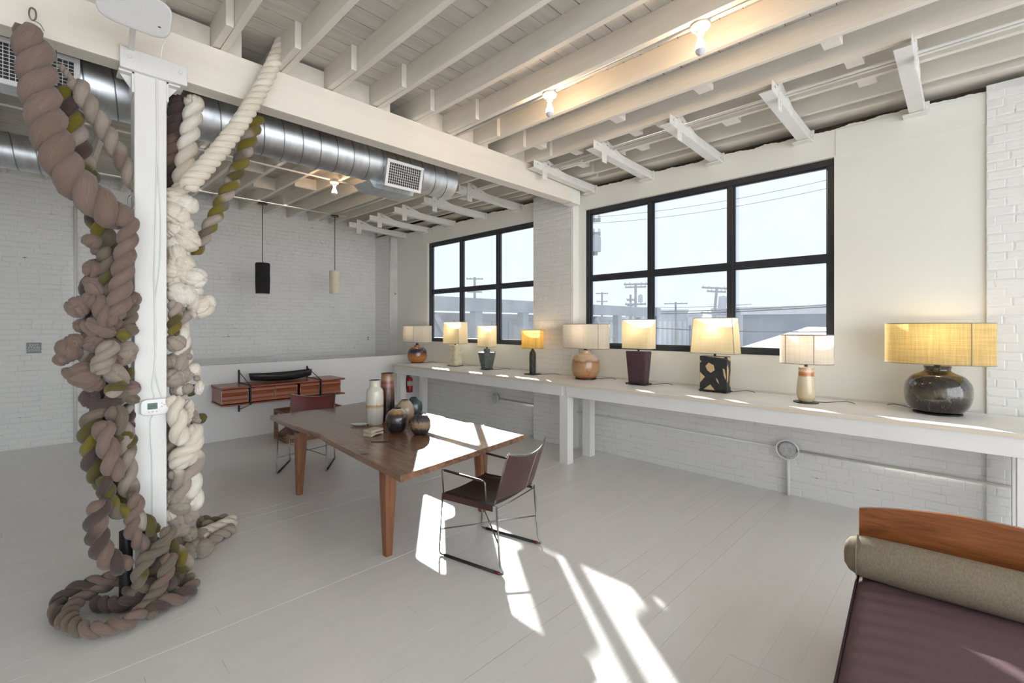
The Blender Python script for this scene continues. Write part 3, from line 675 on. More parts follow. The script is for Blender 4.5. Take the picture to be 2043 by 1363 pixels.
# ================================================================== BENCH AND LAMPS
BT = 1.0
bench = thing('display_bench', 'long white display bench running under the windows', 'bench', (4.8, 3.4, 0))
def bb(name, x0, x1, y0, y1, z0, z1, mat='bench_paint', bv=.003): return MB().box(x0 - 4.8, x1 - 4.8, y0 - 3.4, y1 - 3.4, z0, z1).build(name, mat, bench, bevel=bv)
for (a, b) in ((3.53, 7.42), (-1.4, 3.527)):
    pg = [(4.43, a), (XW - .02, a)] + ([(XW - .02, 3.885), (XW - PIER - .015, 3.885), (XW - PIER - .015, 4.64), (XW - .02, 4.64)] if a > 3 else []) + [(XW - .02, b), (4.43, b)]
    if a < 0: pg = [(4.43, a), (XW - .02 - .03, a), (XW - .05, -.09), (XW - .02, -.09), (XW - .02, b), (4.43, b)]
    pg = [(x - 4.8, y - 3.4) for x, y in pg]
    MB().prism(pg, BT - .004, BT).build('top', 'bench_paint', bench); MB().prism([(x - .002 * (x < 0), y) for x, y in pg], BT - .03, BT - .0045).build('top_edge', 'bench_edge', bench)
    bb('apron', 4.46, 4.485, a + .012, b - .05, BT - .165, BT - .031); bb('apron', 5.07, 5.095, a + .012, b - .05, BT - .165, BT - .031)
bb('apron', 4.487, 5.068, 7.34, 7.365, BT - .165, BT - .031); bb('apron', 4.487, 5.068, -1.38, -1.355, BT - .165, BT - .031)
for (y0, y1) in ((7.22, 7.335), (3.475, 3.60), (-.35, -.225)):
    bb('leg', 4.487, 4.60, y0, y1, 0, BT - .031); bb('leg', 4.96, 5.066, y0, y1, 0, BT - .031)

LAMP_GROUP = None
def lamp(x, y, label, body, shade, shade_matname, zs, e=3, sy=.2, sx=.1, ex=2, taper=1.0, seams=(), cord=1, rz=0):
    """body(root) builds the foot; shade from zs[0] to zs[1] above the bench; sx, sy half sizes"""
    t = thing('table_lamp', label, 'lamp', (x, y, BT), rz); body(t)
    z0, z1 = zs; n = 48 if ex < 3 else 64
    MB().lathe([(1, z0), (1 / taper, z1)], n, closed_bot=False, ax=sx, ay=sy, ex=ex).build('shade', shade_matname, t, smooth='auto')
    for z, k in ((z0, 1), (z1, 1 / taper)):
        pts = []
        for q in range(n):
            an = 2 * math.pi * (q + .5) / n; cs, sn = math.cos(an), math.sin(an); w = (abs(cs) ** ex + abs(sn) ** ex) ** (-1 / ex); pts.append((w * cs * sx * k, w * sn * sy * k, z))
        MB().tube(pts, .0032, 6, closed=True).build('shade_rim', 'shade_trim', t, smooth=True)
    for an in seams:
        an = R(an); cs, sn = math.cos(an), math.sin(an); w = (abs(cs) ** ex + abs(sn) ** ex) ** (-1 / ex)
        MB().bar((w * cs * sx * 1.004, w * sn * sy * 1.004, z0), (w * cs * sx / taper * 1.004, w * sn * sy / taper * 1.004, z1), .005, .004, up=(cs, sn, 0)).build('shade_seam', 'shade_trim', t)
    zm = z0 + (z1 - z0) * .45
    MB().lathe([(.008, z0 - .09), (.008, zm - .06)], 10, closed_top=True).build('stem', 'black_metal', t, smooth='auto')
    MB().lathe([(.016, zm - .075), (.018, zm - .05), (.014, zm - .03)], 12, closed_top=True).build('bulb_holder', 'black_metal', t, smooth='auto')
    MB().lathe([(.012, zm - .03), (.02, zm - .01), (.030, zm + .02), (.028, zm + .045), (.012, zm + .062)], 14, closed_top=True).build('bulb', 'lamp_bulb', t, smooth=True)
    MB().bar((0, -sy * .97, z0 + .02), (0, sy * .97, z0 + .02), .003, .003).bar((-sx * .97, 0, z0 + .02), (sx * .97, 0, z0 + .02), .003, .003).build('spider', 'black_metal', t)
    if cord:
        MB().tube(smooth_path([(.05, -.05, .006), (.10, -.14 * cord, .004), (.14, -.2 * cord, .012), (.17, -.28 * cord, .02), (.2, -.33 * cord, .004)], .03), .003, 6).build('cord', 'cord_black', t, smooth=True)
    l = bpy.data.lights.new('lamp_glow', 'POINT'); l.energy = e * .3; l.color = (1, .74, .46); l.shadow_soft_size = .035
    lo = bpy.data.objects.new('lamp_glow', l); col.objects.link(lo); lo.parent = t; lo.location = (0, 0, zm + .09)
    return t
def foot(t, sx, sy, h=.012, ex=2, z=0): MB().lathe([(1, z), (1, z + h)], 40, closed_top=True, ax=sx, ay=sy, ex=ex).build('foot_plate', 'black_metal', t, smooth='auto')
def neck(t, z0, z1, r=.02): MB().lathe([(r, z0), (r, z1)], 16, closed_top=True).build('neck', 'black_metal', t, smooth='auto')
def vase_body(t, prof, mat, n=40, fl=None, ax=1, ay=1, ex=2, name='body'):
    pts = [Vector((r, 0, z)) for r, z in prof]; sp = smooth_path(pts, .008)
    return MB().lathe([(max(p.x, .002), p.z) for p in sp], n, closed_top=True, fl=fl, ax=ax, ay=ay, ex=ex).build(name, mat, t, smooth='auto')

zramp('glaze_orange', [(0, (.45, .17, .035)), (.10, (.50, .20, .05)), (.16, (.30, .11, .04)), (.20, (.03, .03, .05)), (.25, (.03, .028, .05)), (.29, (.38, .20, .08)), (.33, (.28, .16, .09))], .03, 20, .16, .06, 12, .4, spots=(.30, .08, .03), spot_scale=40)
def body_a(t):
    foot(t, .115, .115); vase_body(t, [(.11, .012), (.15, .04), (.178, .10), (.180, .17), (.165, .235), (.11, .285), (.062, .295), (.058, .325)], 'glaze_orange'); neck(t, .32, .36, .025)
pmat('glaze_cream', (.75, .68, .52), (.58, .46, .28), scale=9, rough=.3, bump=.1, bscale=20, lo=.45, hi=.8, stretch=(1, 1, 2))
def body_b(t):
    foot(t, .10, .115, .012, 12); MB().lathe([(.098, .012), (.098, .355), (.094, .362)], 8 * 5, closed_top=True, ax=.82, ay=1, ex=14).build('body', 'glaze_cream', t, smooth='auto'); neck(t, .362, .39, .014)
pmat('glaze_slate', (.075, .088, .088), (.115, .13, .128), scale=22, rough=.42, bump=.3, bscale=50, spots=(.03, .035, .035), spot_scale=60, spot_lo=.62)
def body_c(t):
    foot(t, .085, .085, .012, 6)
    for i, (a, b, za, zb, n) in enumerate(((.090, .145, .012, .265, 6), (.145, .142, .265, .272, 6), (.052, .048, .272, .33, 24))):
        MB().lathe([(a, za), (b, zb)], n, closed_top=True).build('body' if i == 0 else 'shoulder' if i == 1 else 'neck', 'glaze_slate', t, bevel=.003)
    neck(t, .33, .37, .014)
pmat('glaze_bark', (.016, .014, .015), (.04, .036, .035), scale=26, rough=.3, bump=.9, bscale=60, spots=(.16, .14, .12), spot_scale=55, spot_lo=.66)
def body_d(t):
    foot(t, .095, .095, .012, 8); vase_body(t, [(.037, .012), (.044, .03), (.046, .17), (.046, .28), (.040, .315), (.027, .335), (.022, .35)], 'glaze_bark', fl=lambda a, z: 1 + .04 * math.sin(a * 9 + z * 60)); neck(t, .345, .385, .016)
zramp('glaze_peach', [(0, (.35, .13, .05)), (.03, (.42, .18, .07)), (.12, (.48, .29, .15)), (.20, (.45, .25, .12)), (.235, (.34, .15, .06)), (.255, (.56, .40, .27)), (.34, (.60, .44, .31))], .05, 9, .18, .08, 10, .4, spots=(.42, .17, .06), spot_scale=14, spot_lo=.60)
def body_e(t):
    foot(t, .135, .135, .014); vase_body(t, [(.12, .014), (.155, .05), (.180, .12), (.182, .19), (.168, .26), (.12, .315), (.075, .33), (.07, .37), (.062, .375)], 'glaze_peach'); neck(t, .37, .40, .022)
pmat('glaze_plum', (.060, .024, .040), (.095, .042, .062), scale=50, rough=.45, bump=1.0, bscale=120, spots=(.25, .15, .17), spot_scale=130, spot_lo=.66)
def body_f(t):
    foot(t, .09, .135, .006, 12, .012)
    for sx in (-1, 1):
        for sy in (-1, 1): MB().lathe([(.008, 0), (.008, .012)], 10, closed_top=True, c=(sx * .07, sy * .12, 0)).build('foot', 'black_metal', t, smooth='auto')
    MB().lathe([(.106, .018), (.136, .385), (.130, .395)], 48, closed_top=True, ax=.55, ay=1, ex=9).build('body', 'glaze_plum', t, smooth='auto'); neck(t, .395, .43, .012)
def abstract_mat():
    m, nt, out = new_mat('painted_block'); p = N(nt, 'ShaderNodeBsdfPrincipled'); L(nt, p.outputs[0], out.inputs[0]); p.inputs['Roughness'].default_value = .6
    n = N(nt, 'ShaderNodeTexNoise', i_Scale=30, i_Detail=4); L(nt, coords(nt), n.inputs['Vector'])
    cr = N(nt, 'ShaderNodeValToRGB'); cr.color_ramp.elements[0].color = (.60, .42, .22, 1); cr.color_ramp.elements[1].color = (.70, .54, .32, 1); L(nt, n.outputs[0], cr.inputs[0]); L(nt, cr.outputs[0], p.inputs['Base Color'])
abstract_mat()
pmat('brush_black', (.022, .022, .026), (.035, .035, .04), scale=20, rough=.55)
def body_g(t):
    foot(t, .085, .15, .006, 12, .012)
    for sx in (-1, 1):
        for sy in (-1, 1): MB().lathe([(.008, 0), (.008, .012)], 10, closed_top=True, c=(sx * .065, sy * .13, 0)).build('foot', 'black_metal', t, smooth='auto')
    w, d, z0, z1 = .138, .055, .018, .375
    MB().box(-d, d, -w, w, z0, z1).build('body', 'brush_black', t)
    # bare clay left between the brush strokes; a runs 0 left..1 right, b 0 bottom..1 top on the face towards the room
    h = z1 - z0
    def patch(pts, face='x'):
        if face == 'x': vs = [(-d - .0014, w - a * 2 * w, z0 + b * h) for a, b in pts]
        else: vs = [(-d + a * 2 * d, -w - .0014, z0 + b * h) for a, b in pts]
        MB().add(vs, [tuple(range(len(vs)))]).build('bare_patch', 'painted_block', t)
    patch([(.22, .70), (.34, .81), (.53, .74), (.57, .60), (.42, .51), (.29, .58)]); patch([(.01, .52), (.20, .38), (.01, .20)]); patch([(.14, .01), (.40, .17), (.58, .01)])
    patch([(.86, .66), (.93, .64), (.985, .42), (.97, .33), (.90, .45)]); patch([(.20, .99), (.90, .99), (.99, .90), (.93, .955), (.60, .972)]); patch([(.60, .38), (.69, .31), (.73, .19), (.65, .27)]); patch([(.01, .88), (.07, .83), (.01, .79)])
    patch([(.1, .98), (.95, .98), (.9, .86), (.4, .9)], 'y'); patch([(.05, .25), (.35, .3), (.5, .6), (.3, .78), (.05, .7)], 'y'); patch([(.7, .15), (.95, .1), (.95, .55), (.75, .4)], 'y')
    neck(t, .375, .42, .012)
zramp('glaze_ivory', [(0, (.62, .50, .30)), (.18, (.70, .60, .42)), (.235, (.72, .62, .45)), (.25, (.50, .14, .04)), (.275, (.60, .25, .10)), (.285, (.72, .60, .44)), (.31, (.60, .35, .18)), (.325, (.72, .60, .44))], .012, 45, .2, .08, 24, .4, spots=(.55, .16, .05), spot_scale=70, spot_lo=.68)
def body_h(t):
    foot(t, .10, .10, .008); vase_body(t, [(.045, .008), (.058, .022), (.073, .07), (.070, .16), (.062, .25), (.060, .31), (.055, .322), (.03, .326)], 'glaze_ivory', fl=lambda a, z: 1 + .02 * math.sin(a * 3 + z * 20)); neck(t, .322, .35, .014)
zramp('glaze_tenmoku', [(0, (.014, .008, .009)), (.09, (.018, .010, .011)), (.13, (.03, .024, .016)), (.16, (.085, .072, .044)), (.21, (.04, .032, .024)), (.26, (.012, .009, .009)), (.31, (.05, .03, .015)), (.36, (.03, .021, .012))], .06, 18, .07, .55, 14, .8, spots=(.11, .095, .06), spot_scale=60, spot_lo=.60, streak=(1, 1, .35))
def body_i(t):
    foot(t, .150, .150, .010); vase_body(t, [(.135, .010), (.172, .04), (.200, .10), (.207, .17), (.198, .235), (.160, .295), (.108, .322), (.080, .342), (.086, .375), (.075, .38)], 'glaze_tenmoku', n=56, fl=lambda a, z: 1 + .012 * math.sin(a * 5 + z * 9)); neck(t, .37, .40, .02)

lamp(4.92, 7.05 + .41 - .12, 'table lamp with orange and blue glazed round pot and white shade', body_a, None, 'shade_white', (.385, .69), 3.6, .335, .19, 2.6, seams=(205,))
lamp(4.98, 6.28, 'table lamp with cream block base and square cream shade', body_b, None, 'shade_cream', (.385, .755), 4, .225, .11, 14, 1.06, seams=(225,))
lamp(4.95, 5.44, 'table lamp with tapered slate grey six sided base', body_c, None, 'shade_cream', (.36, .69), 3, .155, .088, 6, 1.0)
lamp(4.90, 4.42, 'table lamp with slim black bark textured base and yellow shade', body_d, None, 'shade_yellow', (.375, .63), 3, .168, .15, 2, seams=(235,))
lamp(4.98, 3.56, 'table lamp with round peach glazed pot and wide white shade', body_e, None, 'shade_white', (.40, .715), 4, .335, .16, 2.6, seams=(228,))
lamp(4.95, 2.78, 'table lamp with rough plum coloured tapered block base', body_f, None, 'shade_cream', (.425, .765), 3.4, .192, .09, 5)
lamp(4.98, 1.905, 'table lamp with block base in black and cream brush strokes', body_g, None, 'shade_cream', (.405, .775), 5, .235, .095, 14, 1.13, seams=(225, 135))
lamp(4.86, 1.05, 'table lamp with slim ivory bottle base banded in orange', body_h, None, 'shade_white', (.355, .61), 3.4, .210, .155, 2, seams=(205, 140))
lamp(5.0, .178, 'table lamp with large dark glossy pot and wide straw shade', body_i, None, 'shade_straw', (.395, .715), 5, .328, .165, 2.2, seams=(215,), cord=-1)

# a plain dark seam on the boxy cream shades is the sewn corner

# ================================================================== TABLE, CHAIRS, CABINET
TZ = .70
table = thing('dining_table', 'live edge walnut dining table with tapered wood legs', 'table', (2.4, 4.15, 0))
left = [(539, 829.5), (560, 839), (582, 848), (612, 858), (638, 866), (660, 880), (690, 895), (716, 908.5), (760, 930), (799, 950)]
right_c = (1047, 868)
pl = [at_z(u, v, TZ) for u, v in left]; pr = at_z(*right_c, TZ)
far_r = pr + Vector((.09, 2.76, 0)); far_l = pl[0]
poly = [(p.x, p.y) for p in pl][::-1]                      # near corner -> far-left? reversed below
# order: near corner, right corner, (wavy right edge) far right, (notched far end) far left, wavy left edge
outline = [(pl[-1].x, pl[-1].y), (pr.x, pr.y)]
for k in range(1, 9):
    t = k / 9; p = pr.lerp(far_r, t); outline.append((p.x - .045 * math.sin(t * math.pi) + .012 * math.sin(t * 7) - .012 * math.sin(t * 15), p.y))
outline.append((far_r.x, far_r.y))
for k, off in ((.12, 0), (.25, -.005), (.38, -.02), (.45, -.075), (.52, -.095), (.60, -.07), (.68, -.015), (.8, .0), (.92, .0)):
    p = far_r.lerp(far_l, k); outline.append((p.x, p.y + off))
outline += [(p.x, p.y) for p in pl[:-1]]
tp = MB().prism([(x - 2.4, y - 4.15) for x, y in outline], TZ - .045, TZ).build('top', 'walnut_top', table, bevel=.004)
for (u, v, w, h) in ((760, 882, .085, .028), (728, 906, .035, .012)):
    c = at_z(u, v, TZ); MB().lathe([(1, 0), (1, .0016)], 20, closed_top=True, ax=w, ay=h).build('knot_fill', 'rubber', tp, loc=(c.x - 2.4, c.y - 4.15, TZ - .0003)).rotation_euler = (0, 0, R(-38))
for (u, v, a) in ((885, 851, -30), (963, 849, 25), (845, 919, -20)):
    c = at_z(u, v, TZ); b = MB().prism([(-.05, .012), (-.004, .005), (.004, .005), (.05, .012), (.05, -.012), (.004, -.005), (-.004, -.005), (-.05, -.012)], 0, .0014).build('bow_tie', 'rubber', tp, loc=(c.x - 2.4, c.y - 4.15, TZ - .0003)); b.rotation_euler = (0, 0, R(a)); b.scale = (.6, .6, 1)
for (u, v) in ((773, 1108), (597, 987), (962, 1020), None or (0, 0)):
    if u: c = at_z(u, v, 0)
    else: c = Vector((2.86, 4.92, 0))
    sx = 1 if c.x > 2.4 else -1; sy = 1 if c.y > 4 else -1
    lg = MB(); o = Vector((c.x - 2.4, c.y - 4.15, 0)); lean = Vector((-sx * .012, -sy * .012, 0))
    rings = [(0, .026), (.25, .036), (.48, .045), (.60, .048), (.632, .047)]
    vs = []; n = len(rings)
    for z, hw in rings:
        q = o + lean * (z / .63); vs += [(q.x - hw, q.y - hw, z), (q.x + hw, q.y - hw, z), (q.x + hw, q.y + hw, z), (q.x - hw, q.y + hw, z)]
    fs = [(3, 2, 1, 0), tuple(4 * (n - 1) + i for i in range(4))]
    for i in range(n - 1):
        for k in range(4): fs.append((4 * i + k, 4 * i + (k + 1) % 4, 4 * i + 4 + (k + 1) % 4, 4 * i + 4 + k))
    lg.add(vs, fs); l = lg.build('leg', 'walnut_leg', table, bevel=.004)
    MB().box(o.x - .05, o.x + .05, o.y - .05, o.y + .05, .633, TZ - .0455).build('leg_plate', 'black_metal', l)
MB().box(-.55, .45, -.9, -.84, TZ - .075, TZ - .046).box(-.55, .45, .6, .66, TZ - .075, TZ - .046).build('under_rail', 'black_metal', table)

def chair(name, label, loc, rz, leather, seatm):
    t = thing(name, label, 'chair', loc, rz); r = .0068; W = .265; D = .255; SZ = .455; AZ = .625; BZ = .835
    def tb(n, pts, rad=.03, rr=r): return MB().tube(arc_round(pts, rad), rr, 10).build(n, 'bare_steel', t, smooth=True)
    for s in (-1, 1):
        x = s * W
        tb('leg_frame', [(x * .98, D - .01, SZ), (x, D + .015, .09), (x, D + .02, .009), (x, D - .05, .009), (x, -D + .02, .009), (x, -D - .045, .011), (x, -D - .01, .06), (x * .985, -D + .02, SZ)], .028)
        MB().tube([(x, D - .03, .0095), (x, -D + .03, .0095)], .0105, 10).build('runner_sleeve', 'rubber', t, smooth=True)
        MB().tube([(x, -D + .028, .0095), (x, -D - .008, .0095)], .011, 10).build('runner_tip', 'red_tip', t, smooth=True)
        tb('side_rail', [(x * .985, D - .01, SZ), (x * .985, -D + .02, SZ - .004)], .01)
        tb('arm_frame', [(x * .985, D - .02, SZ), (x, D - .005, AZ + .01), (x, -.14, AZ - .012), (x * .99, -.15, SZ + .02)], .018, .006)
        MB().bar((x, D - .03, AZ + .008), (x, -.11, AZ - .010), .020, .016).build('arm_wrap', seatm, t, bevel=.006)
        tb('back_post', [(x * .96, -D + .05, SZ - .005), (x * .96, -D + .03, SZ + .05), (x * .99, -D - .075, BZ - .01)], .02)
    tb('cross_brace', [(-W, D + .01, .19), (0, .0, .205), (W, -D - .002, .22)], .01, .005); tb('cross_brace', [(W, D + .01, .19), (0, .0, .195), (-W, -D - .002, .20)], .01, .005)
    tb('seat_rail', [(-W * .98, -D + .02, SZ - .02), (W * .98, -D + .02, SZ - .02)], .01, .005); tb('seat_rail', [(-W * .98, D - .02, SZ - .018), (W * .98, D - .02, SZ - .018)], .01, .005)
    # leather seat: sling between the side rails, rolled over them
    m = MB(); nx, ny, th = 14, 10, .004
    def sp(i, j):
        a = -1 + 2 * i / nx; b = j / ny; x = a * (W + .004); y = D - .015 - b * (2 * D - .06)
        z = SZ + .012 - .028 * (1 - a * a) ** 1 * (0.6 + .4 * math.sin(b * math.pi)) - (.012 if abs(a) == 1 else 0); return (x, y, z)
    for dz in (0, -th):
        o = len(m.v); m.v += [(x, y, z + dz) for (x, y, z) in [sp(i, j) for j in range(ny + 1) for i in range(nx + 1)]]
        for j in range(ny):
            for i in range(nx):
                q = (o + j * (nx + 1) + i, o + j * (nx + 1) + i + 1, o + (j + 1) * (nx + 1) + i + 1, o + (j + 1) * (nx + 1) + i); m.f.append(q[::-1] if dz == 0 else q)
    m.build('seat', seatm, t, smooth=True)
    for s in (-1, 1):
        MB().bar((s * (W + .006), D - .015, SZ - .012), (s * (W + .006), -D + .045, SZ - .012), .004, .045).build('seat_skirt', leather, t, bevel=.001)
    # curved leather back
    m = MB(); nx, nz = 16, 6
    def bp(i, j, off):
        a = -1 + 2 * i / nx; b = j / nz; x = a * (W + .002); y = -D + .03 - .105 * b - .045 * (1 - a * a) - off; z = SZ + .045 + b * (BZ - SZ - .055) - .03 * (1 - a * a) * (b > .99); return (x, y, z - .018 * (1 - a * a) * b)
    for off in (0, .005):
        o = len(m.v); m.v += [bp(i, j, off) for j in range(nz + 1) for i in range(nx + 1)]
        for j in range(nz):
            for i in range(nx):
                q = (o + j * (nx + 1) + i, o + j * (nx + 1) + i + 1, o + (j + 1) * (nx + 1) + i + 1, o + (j + 1) * (nx + 1) + i); m.f.append(q if off else q[::-1])
    bk = m.build('backrest', leather, t, smooth=True)
    MB().tube(smooth_path([Vector(bp(i, nz, .0025)) + Vector((0, 0, .008)) for i in range(nx + 1)], .03), .0065, 8).build('back_rail', 'bare_steel', t, smooth=True)
    MB().tube([bp(10, j, .0065) for j in range(nz + 1)], .004, 6).build('seam', 'stitch', bk, smooth=True)
    return t
chair('armchair', 'brown leather steel rod armchair in sun by the table corner', (2.385, 2.585, 0), R(12.5), 'leather', 'seat_leather')
chair('armchair', 'maroon leather steel rod armchair at the far table end', (2.24, 5.67, 0), R(180 - 34), 'leather_red', 'leather_red')

# wall hung rosewood drawer unit
cab = thing('wall_cabinet', 'long low rosewood wall cabinet with five drawers on steel rails', 'cabinet', (2.6, 7.55, .58))
X0, X1, F0, F1 = 1.71, 3.47, 7.25, 7.795
def cb(n, x0, x1, y0, y1, z0, z1, mat='rosewood_x', par=None, bv=.003): return MB().box(x0 - 2.6, x1 - 2.6, y0 - 7.55, y1 - 7.55, z0 - .58, z1 - .58).build(n, mat, par or cab, bevel=bv)
cells = [(1.72, 2.045), (2.085, 2.395), (2.41, 2.715), (2.765, 3.05), (3.09, 3.40)]
for a, b in ((X0, 2.06), (2.085, 3.065), (3.09, X1)):
    cb('top_board', a, b, F0, F1, .815, .84); cb('bottom_board', a, b, F0, F1, .58, .60)
for i, (a, b) in enumerate(cells):
    d = cb('drawer', a, b, F0 + .03, F1 - .02, .606, .806, 'rosewood_x')
    sc = MB(); w0, w1 = a - 2.6, b - 2.6   # concave moulded front
    prof = [(F0 + .014, .612), (F0 + .008, .64), (F0 + .022, .67), (F0 + .027, .706), (F0 + .022, .742), (F0 + .008, .772), (F0 + .014, .80)]
    vs = [(x, y - 7.55, z - .58) for y, z in prof for x in (w0, w1)] + [(x, F0 + .032 - 7.55, z - .58) for z in (.612, .80) for x in (w0, w1)]
    n = len(prof); fs = [(2 * k, 2 * k + 1, 2 * k + 3, 2 * k + 2) for k in range(n - 1)]
    fs.append(tuple([2 * k for k in range(n)][::-1]) + (2 * n, 2 * n + 2)); fs.append(tuple(2 * k + 1 for k in range(n)) + (2 * n + 3, 2 * n + 1))
    fs += [(0, 2 * n, 2 * n + 1, 1), (2 * n - 2, 2 * n - 1, 2 * n + 3, 2 * n + 2)]
    sc.add(vs, fs).build('drawer_front', 'rosewood_x', d)
    for z in (.640, .772, .625): MB().bar((w0, F0 + .0068 - 7.55, z - .58), (w1, F0 + .0068 - 7.55, z - .58), .003, .003).build('inlay_line', 'pinstripe', d)
    for x in (w0, w1): MB().bar((x, F0 + .008 - 7.55, .612 - .58), (x, F0 + .008 - 7.55, .80 - .58), .003, .004).build('inlay_line', 'pinstripe', d)
for x in (2.072, 3.078):
    m = MB(); m.box(x - .012 - 2.6, x + .012 - 2.6, 7.785 - 7.55, 7.81 - 7.55, .40 - .58, 1.03 - .58)
    r_ = m.build('rail', 'black_metal', cab, bevel=.003)
    MB().bar((x - 2.6, 7.79 - 7.55, 1.0 - .58), (x - 2.6, 7.27 - 7.55, .845 - .58), .006, .010).bar((x - 2.6, 7.79 - 7.55, .43 - .58), (x - 2.6, 7.27 - 7.55, .572 - .58), .006, .010).box(x - .010 - 2.6, x + .010 - 2.6, F0 - .006 - 7.55, F1 - 7.55, .842 - .58, .850 - .58).box(x - .010 - 2.6, x + .010 - 2.6, F0 - .008 - 7.55, F0 + .006 - 7.55, .57 - .58, .85 - .58).build('stay', 'black_metal', r_)
    MB().box(x - .02 - 2.6, x + .02 - 2.6, F0 + .05 - 7.55, F1 - .02 - 7.55, .61 - .58, .80 - .58).build('divider', 'rubber', cab)
# carved black canoe bowl on top
bowl = thing('carved_bowl', 'long black carved wooden canoe shaped bowl on the wall cabinet', 'bowl', (2.58, 7.50, .852))
m = MB(); nx, na = 36, 14; Lh = .47
def bw_(i, k, ins):
    a = -1 + 2 * i / nx; w = .15 * (1 - abs(a) ** 2.6) ** .6 + .004; h = .145 * (1 - .18 * (1 - a * a)) ; an = math.pi * k / na
    return ((Lh - ins) * a, (w - ins) * math.cos(an), max(ins * .8, h - (h - ins * .6) * math.sin(an) ** .8 * (1 - .35 * a * a if abs(a) < 1 else .0) ** .9))
for ins in (0, .014):
    o = len(m.v); m.v += [bw_(i, k, ins) for i in range(nx + 1) for k in range(na + 1)]
    for i in range(nx):
        for k in range(na):
            q = (o + i * (na + 1) + k, o + i * (na + 1) + k + 1, o + (i + 1) * (na + 1) + k + 1, o + (i + 1) * (na + 1) + k); m.f.append(q if ins == 0 else q[::-1])
no = (nx + 1) * (na + 1)
for i in range(nx):
    for k in (0, na):
        q = (i * (na + 1) + k, (i + 1) * (na + 1) + k, no + (i + 1) * (na + 1) + k, no + i * (na + 1) + k); m.f.append(q if k == 0 else q[::-1])
bb_ = m.build('hull', 'bowl_black', bowl, smooth=True); bowl.rotation_euler = (0, 0, R(4))
MB().tube(smooth_path([(.06, -.135, .06), (.17, -.137, .085), (.28, -.122, .10), (.37, -.098, .115)], .03), .006, 6).build('carved_rib', 'bowl_black', bowl, smooth=True)
MB().tube(smooth_path([(.10, -.128, .045), (.22, -.121, .065), (.33, -.098, .085)], .03), .005, 6).build('carved_rib', 'bowl_black', bowl, smooth=True)

# low open frame table under the cabinet
ft = thing('side_table', 'low open wooden box frame table under the wall cabinet', 'side table', (2.87, 7.2, 0))
xs, ys, hh, w = (-.42, .40), (-.24, .22), .44, .045
for x in xs:
    for y_ in ys: MB().box(x, x + w, y_, y_ + w, w, hh - w).build('leg', 'frame_wood', ft, bevel=.003)
    MB().box(x, x + w, ys[0], ys[1] + w, 0, w).build('side_rail', 'frame_wood', ft, bevel=.003); MB().box(x, x + w, ys[0], ys[1] + w, hh - w, hh).build('side_rail', 'frame_wood', ft, bevel=.003)
for y_ in ys:
    MB().box(xs[0] + w, xs[1], y_, y_ + w, 0, w).build('long_rail', 'frame_wood', ft, bevel=.003); MB().box(xs[0] + w, xs[1], y_, y_ + w, hh - w, hh).build('long_rail', 'frame_wood', ft, bevel=.003)
MB().box(xs[0] + w, xs[1], ys[0] + w, ys[1], hh - .03, hh - .008).build('panel', 'frame_wood', ft)

# ------------------------------------------------------------------ pots on the table
def pot(name, u, v, prof, mat, label, cat='vase', n=40, fl=None, rim='rubber', ex=2, ay=1):
    c = at_z(u, v, TZ); t = thing(name, label, cat, (c.x, c.y, TZ)); sp = smooth_path([Vector((r, 0, z)) for r, z in prof], .006)
    pr_ = [(max(p.x, .002), p.z) for p in sp]; rt, zt = pr_[-1]
    inner = [(rt - .008, zt - .004), (rt - .010, zt - .05), (rt * .9, zt - .12)] if zt > .15 else [(rt - .008, zt - .004), (rt - .010, zt - .03)]
    MB().lathe(pr_ , n, fl=fl, ay=ay).build('body', mat, t, smooth='auto')
    MB().lathe([pr_[-1]] + inner + [(.004, inner[-1][1])], n, closed_bot=False).build('mouth', rim, t, smooth='auto')
    return t
zramp('pot_white', [(0, (.60, .58, .52)), (.14, (.56, .55, .50)), (.16, (.62, .55, .42)), (.19, (.42, .26, .12)), (.205, (.64, .60, .50)), (.36, (.68, .65, .56)), (.44, (.68, .62, .52)), (.50, (.72, .66, .56))], .014, 40, .18, .05, 10, .5, streak=(1, 1, .3))
c0 = None
pot('bottle_vase', 748, 846, [(.068, 0), (.078, .01), (.085, .10), (.086, .22), (.084, .31), (.078, .345), (.06, .37), (.052, .385), (.052, .43), (.056, .445)], 'pot_white', 'tall white glazed bottle vase on the walnut table')
zramp('pot_brown', [(0, (.018, .009, .012)), (.16, (.022, .011, .013)), (.22, (.06, .022, .014)), (.34, (.13, .05, .028)), (.37, (.30, .13, .08)), (.40, (.20, .05, .03)), (.435, (.35, .24, .15)), (.47, (.30, .15, .06)), (.50, (.10, .05, .03))], .022, 22, .3, .3, 40, .3, spots=(.32, .22, .17), spot_scale=60, spot_lo=.66)
pot('cylinder_vase', 773, 838, [(.066, 0), (.072, .01), (.074, .15), (.072, .28), (.066, .40), (.062, .46), (.064, .495)], 'pot_brown', 'tallest brown cylinder vase behind the white bottle vase')
zramp('pot_dark', [(0, (.012, .013, .016)), (.09, (.016, .017, .022)), (.13, (.045, .030, .032)), (.17, (.055, .035, .032)), (.185, (.30, .17, .06)), (.215, (.48, .38, .22)), (.235, (.40, .33, .22)), (.25, (.02, .02, .025))], .010, 40, .16, .05, 10, .5)
pot('round_pot', 792, 862, [(.045, 0), (.075, .015), (.098, .06), (.105, .11), (.098, .155), (.072, .195), (.046, .215), (.042, .222)], 'pot_dark', 'round dark pot with tan shoulder beside the white bottle')
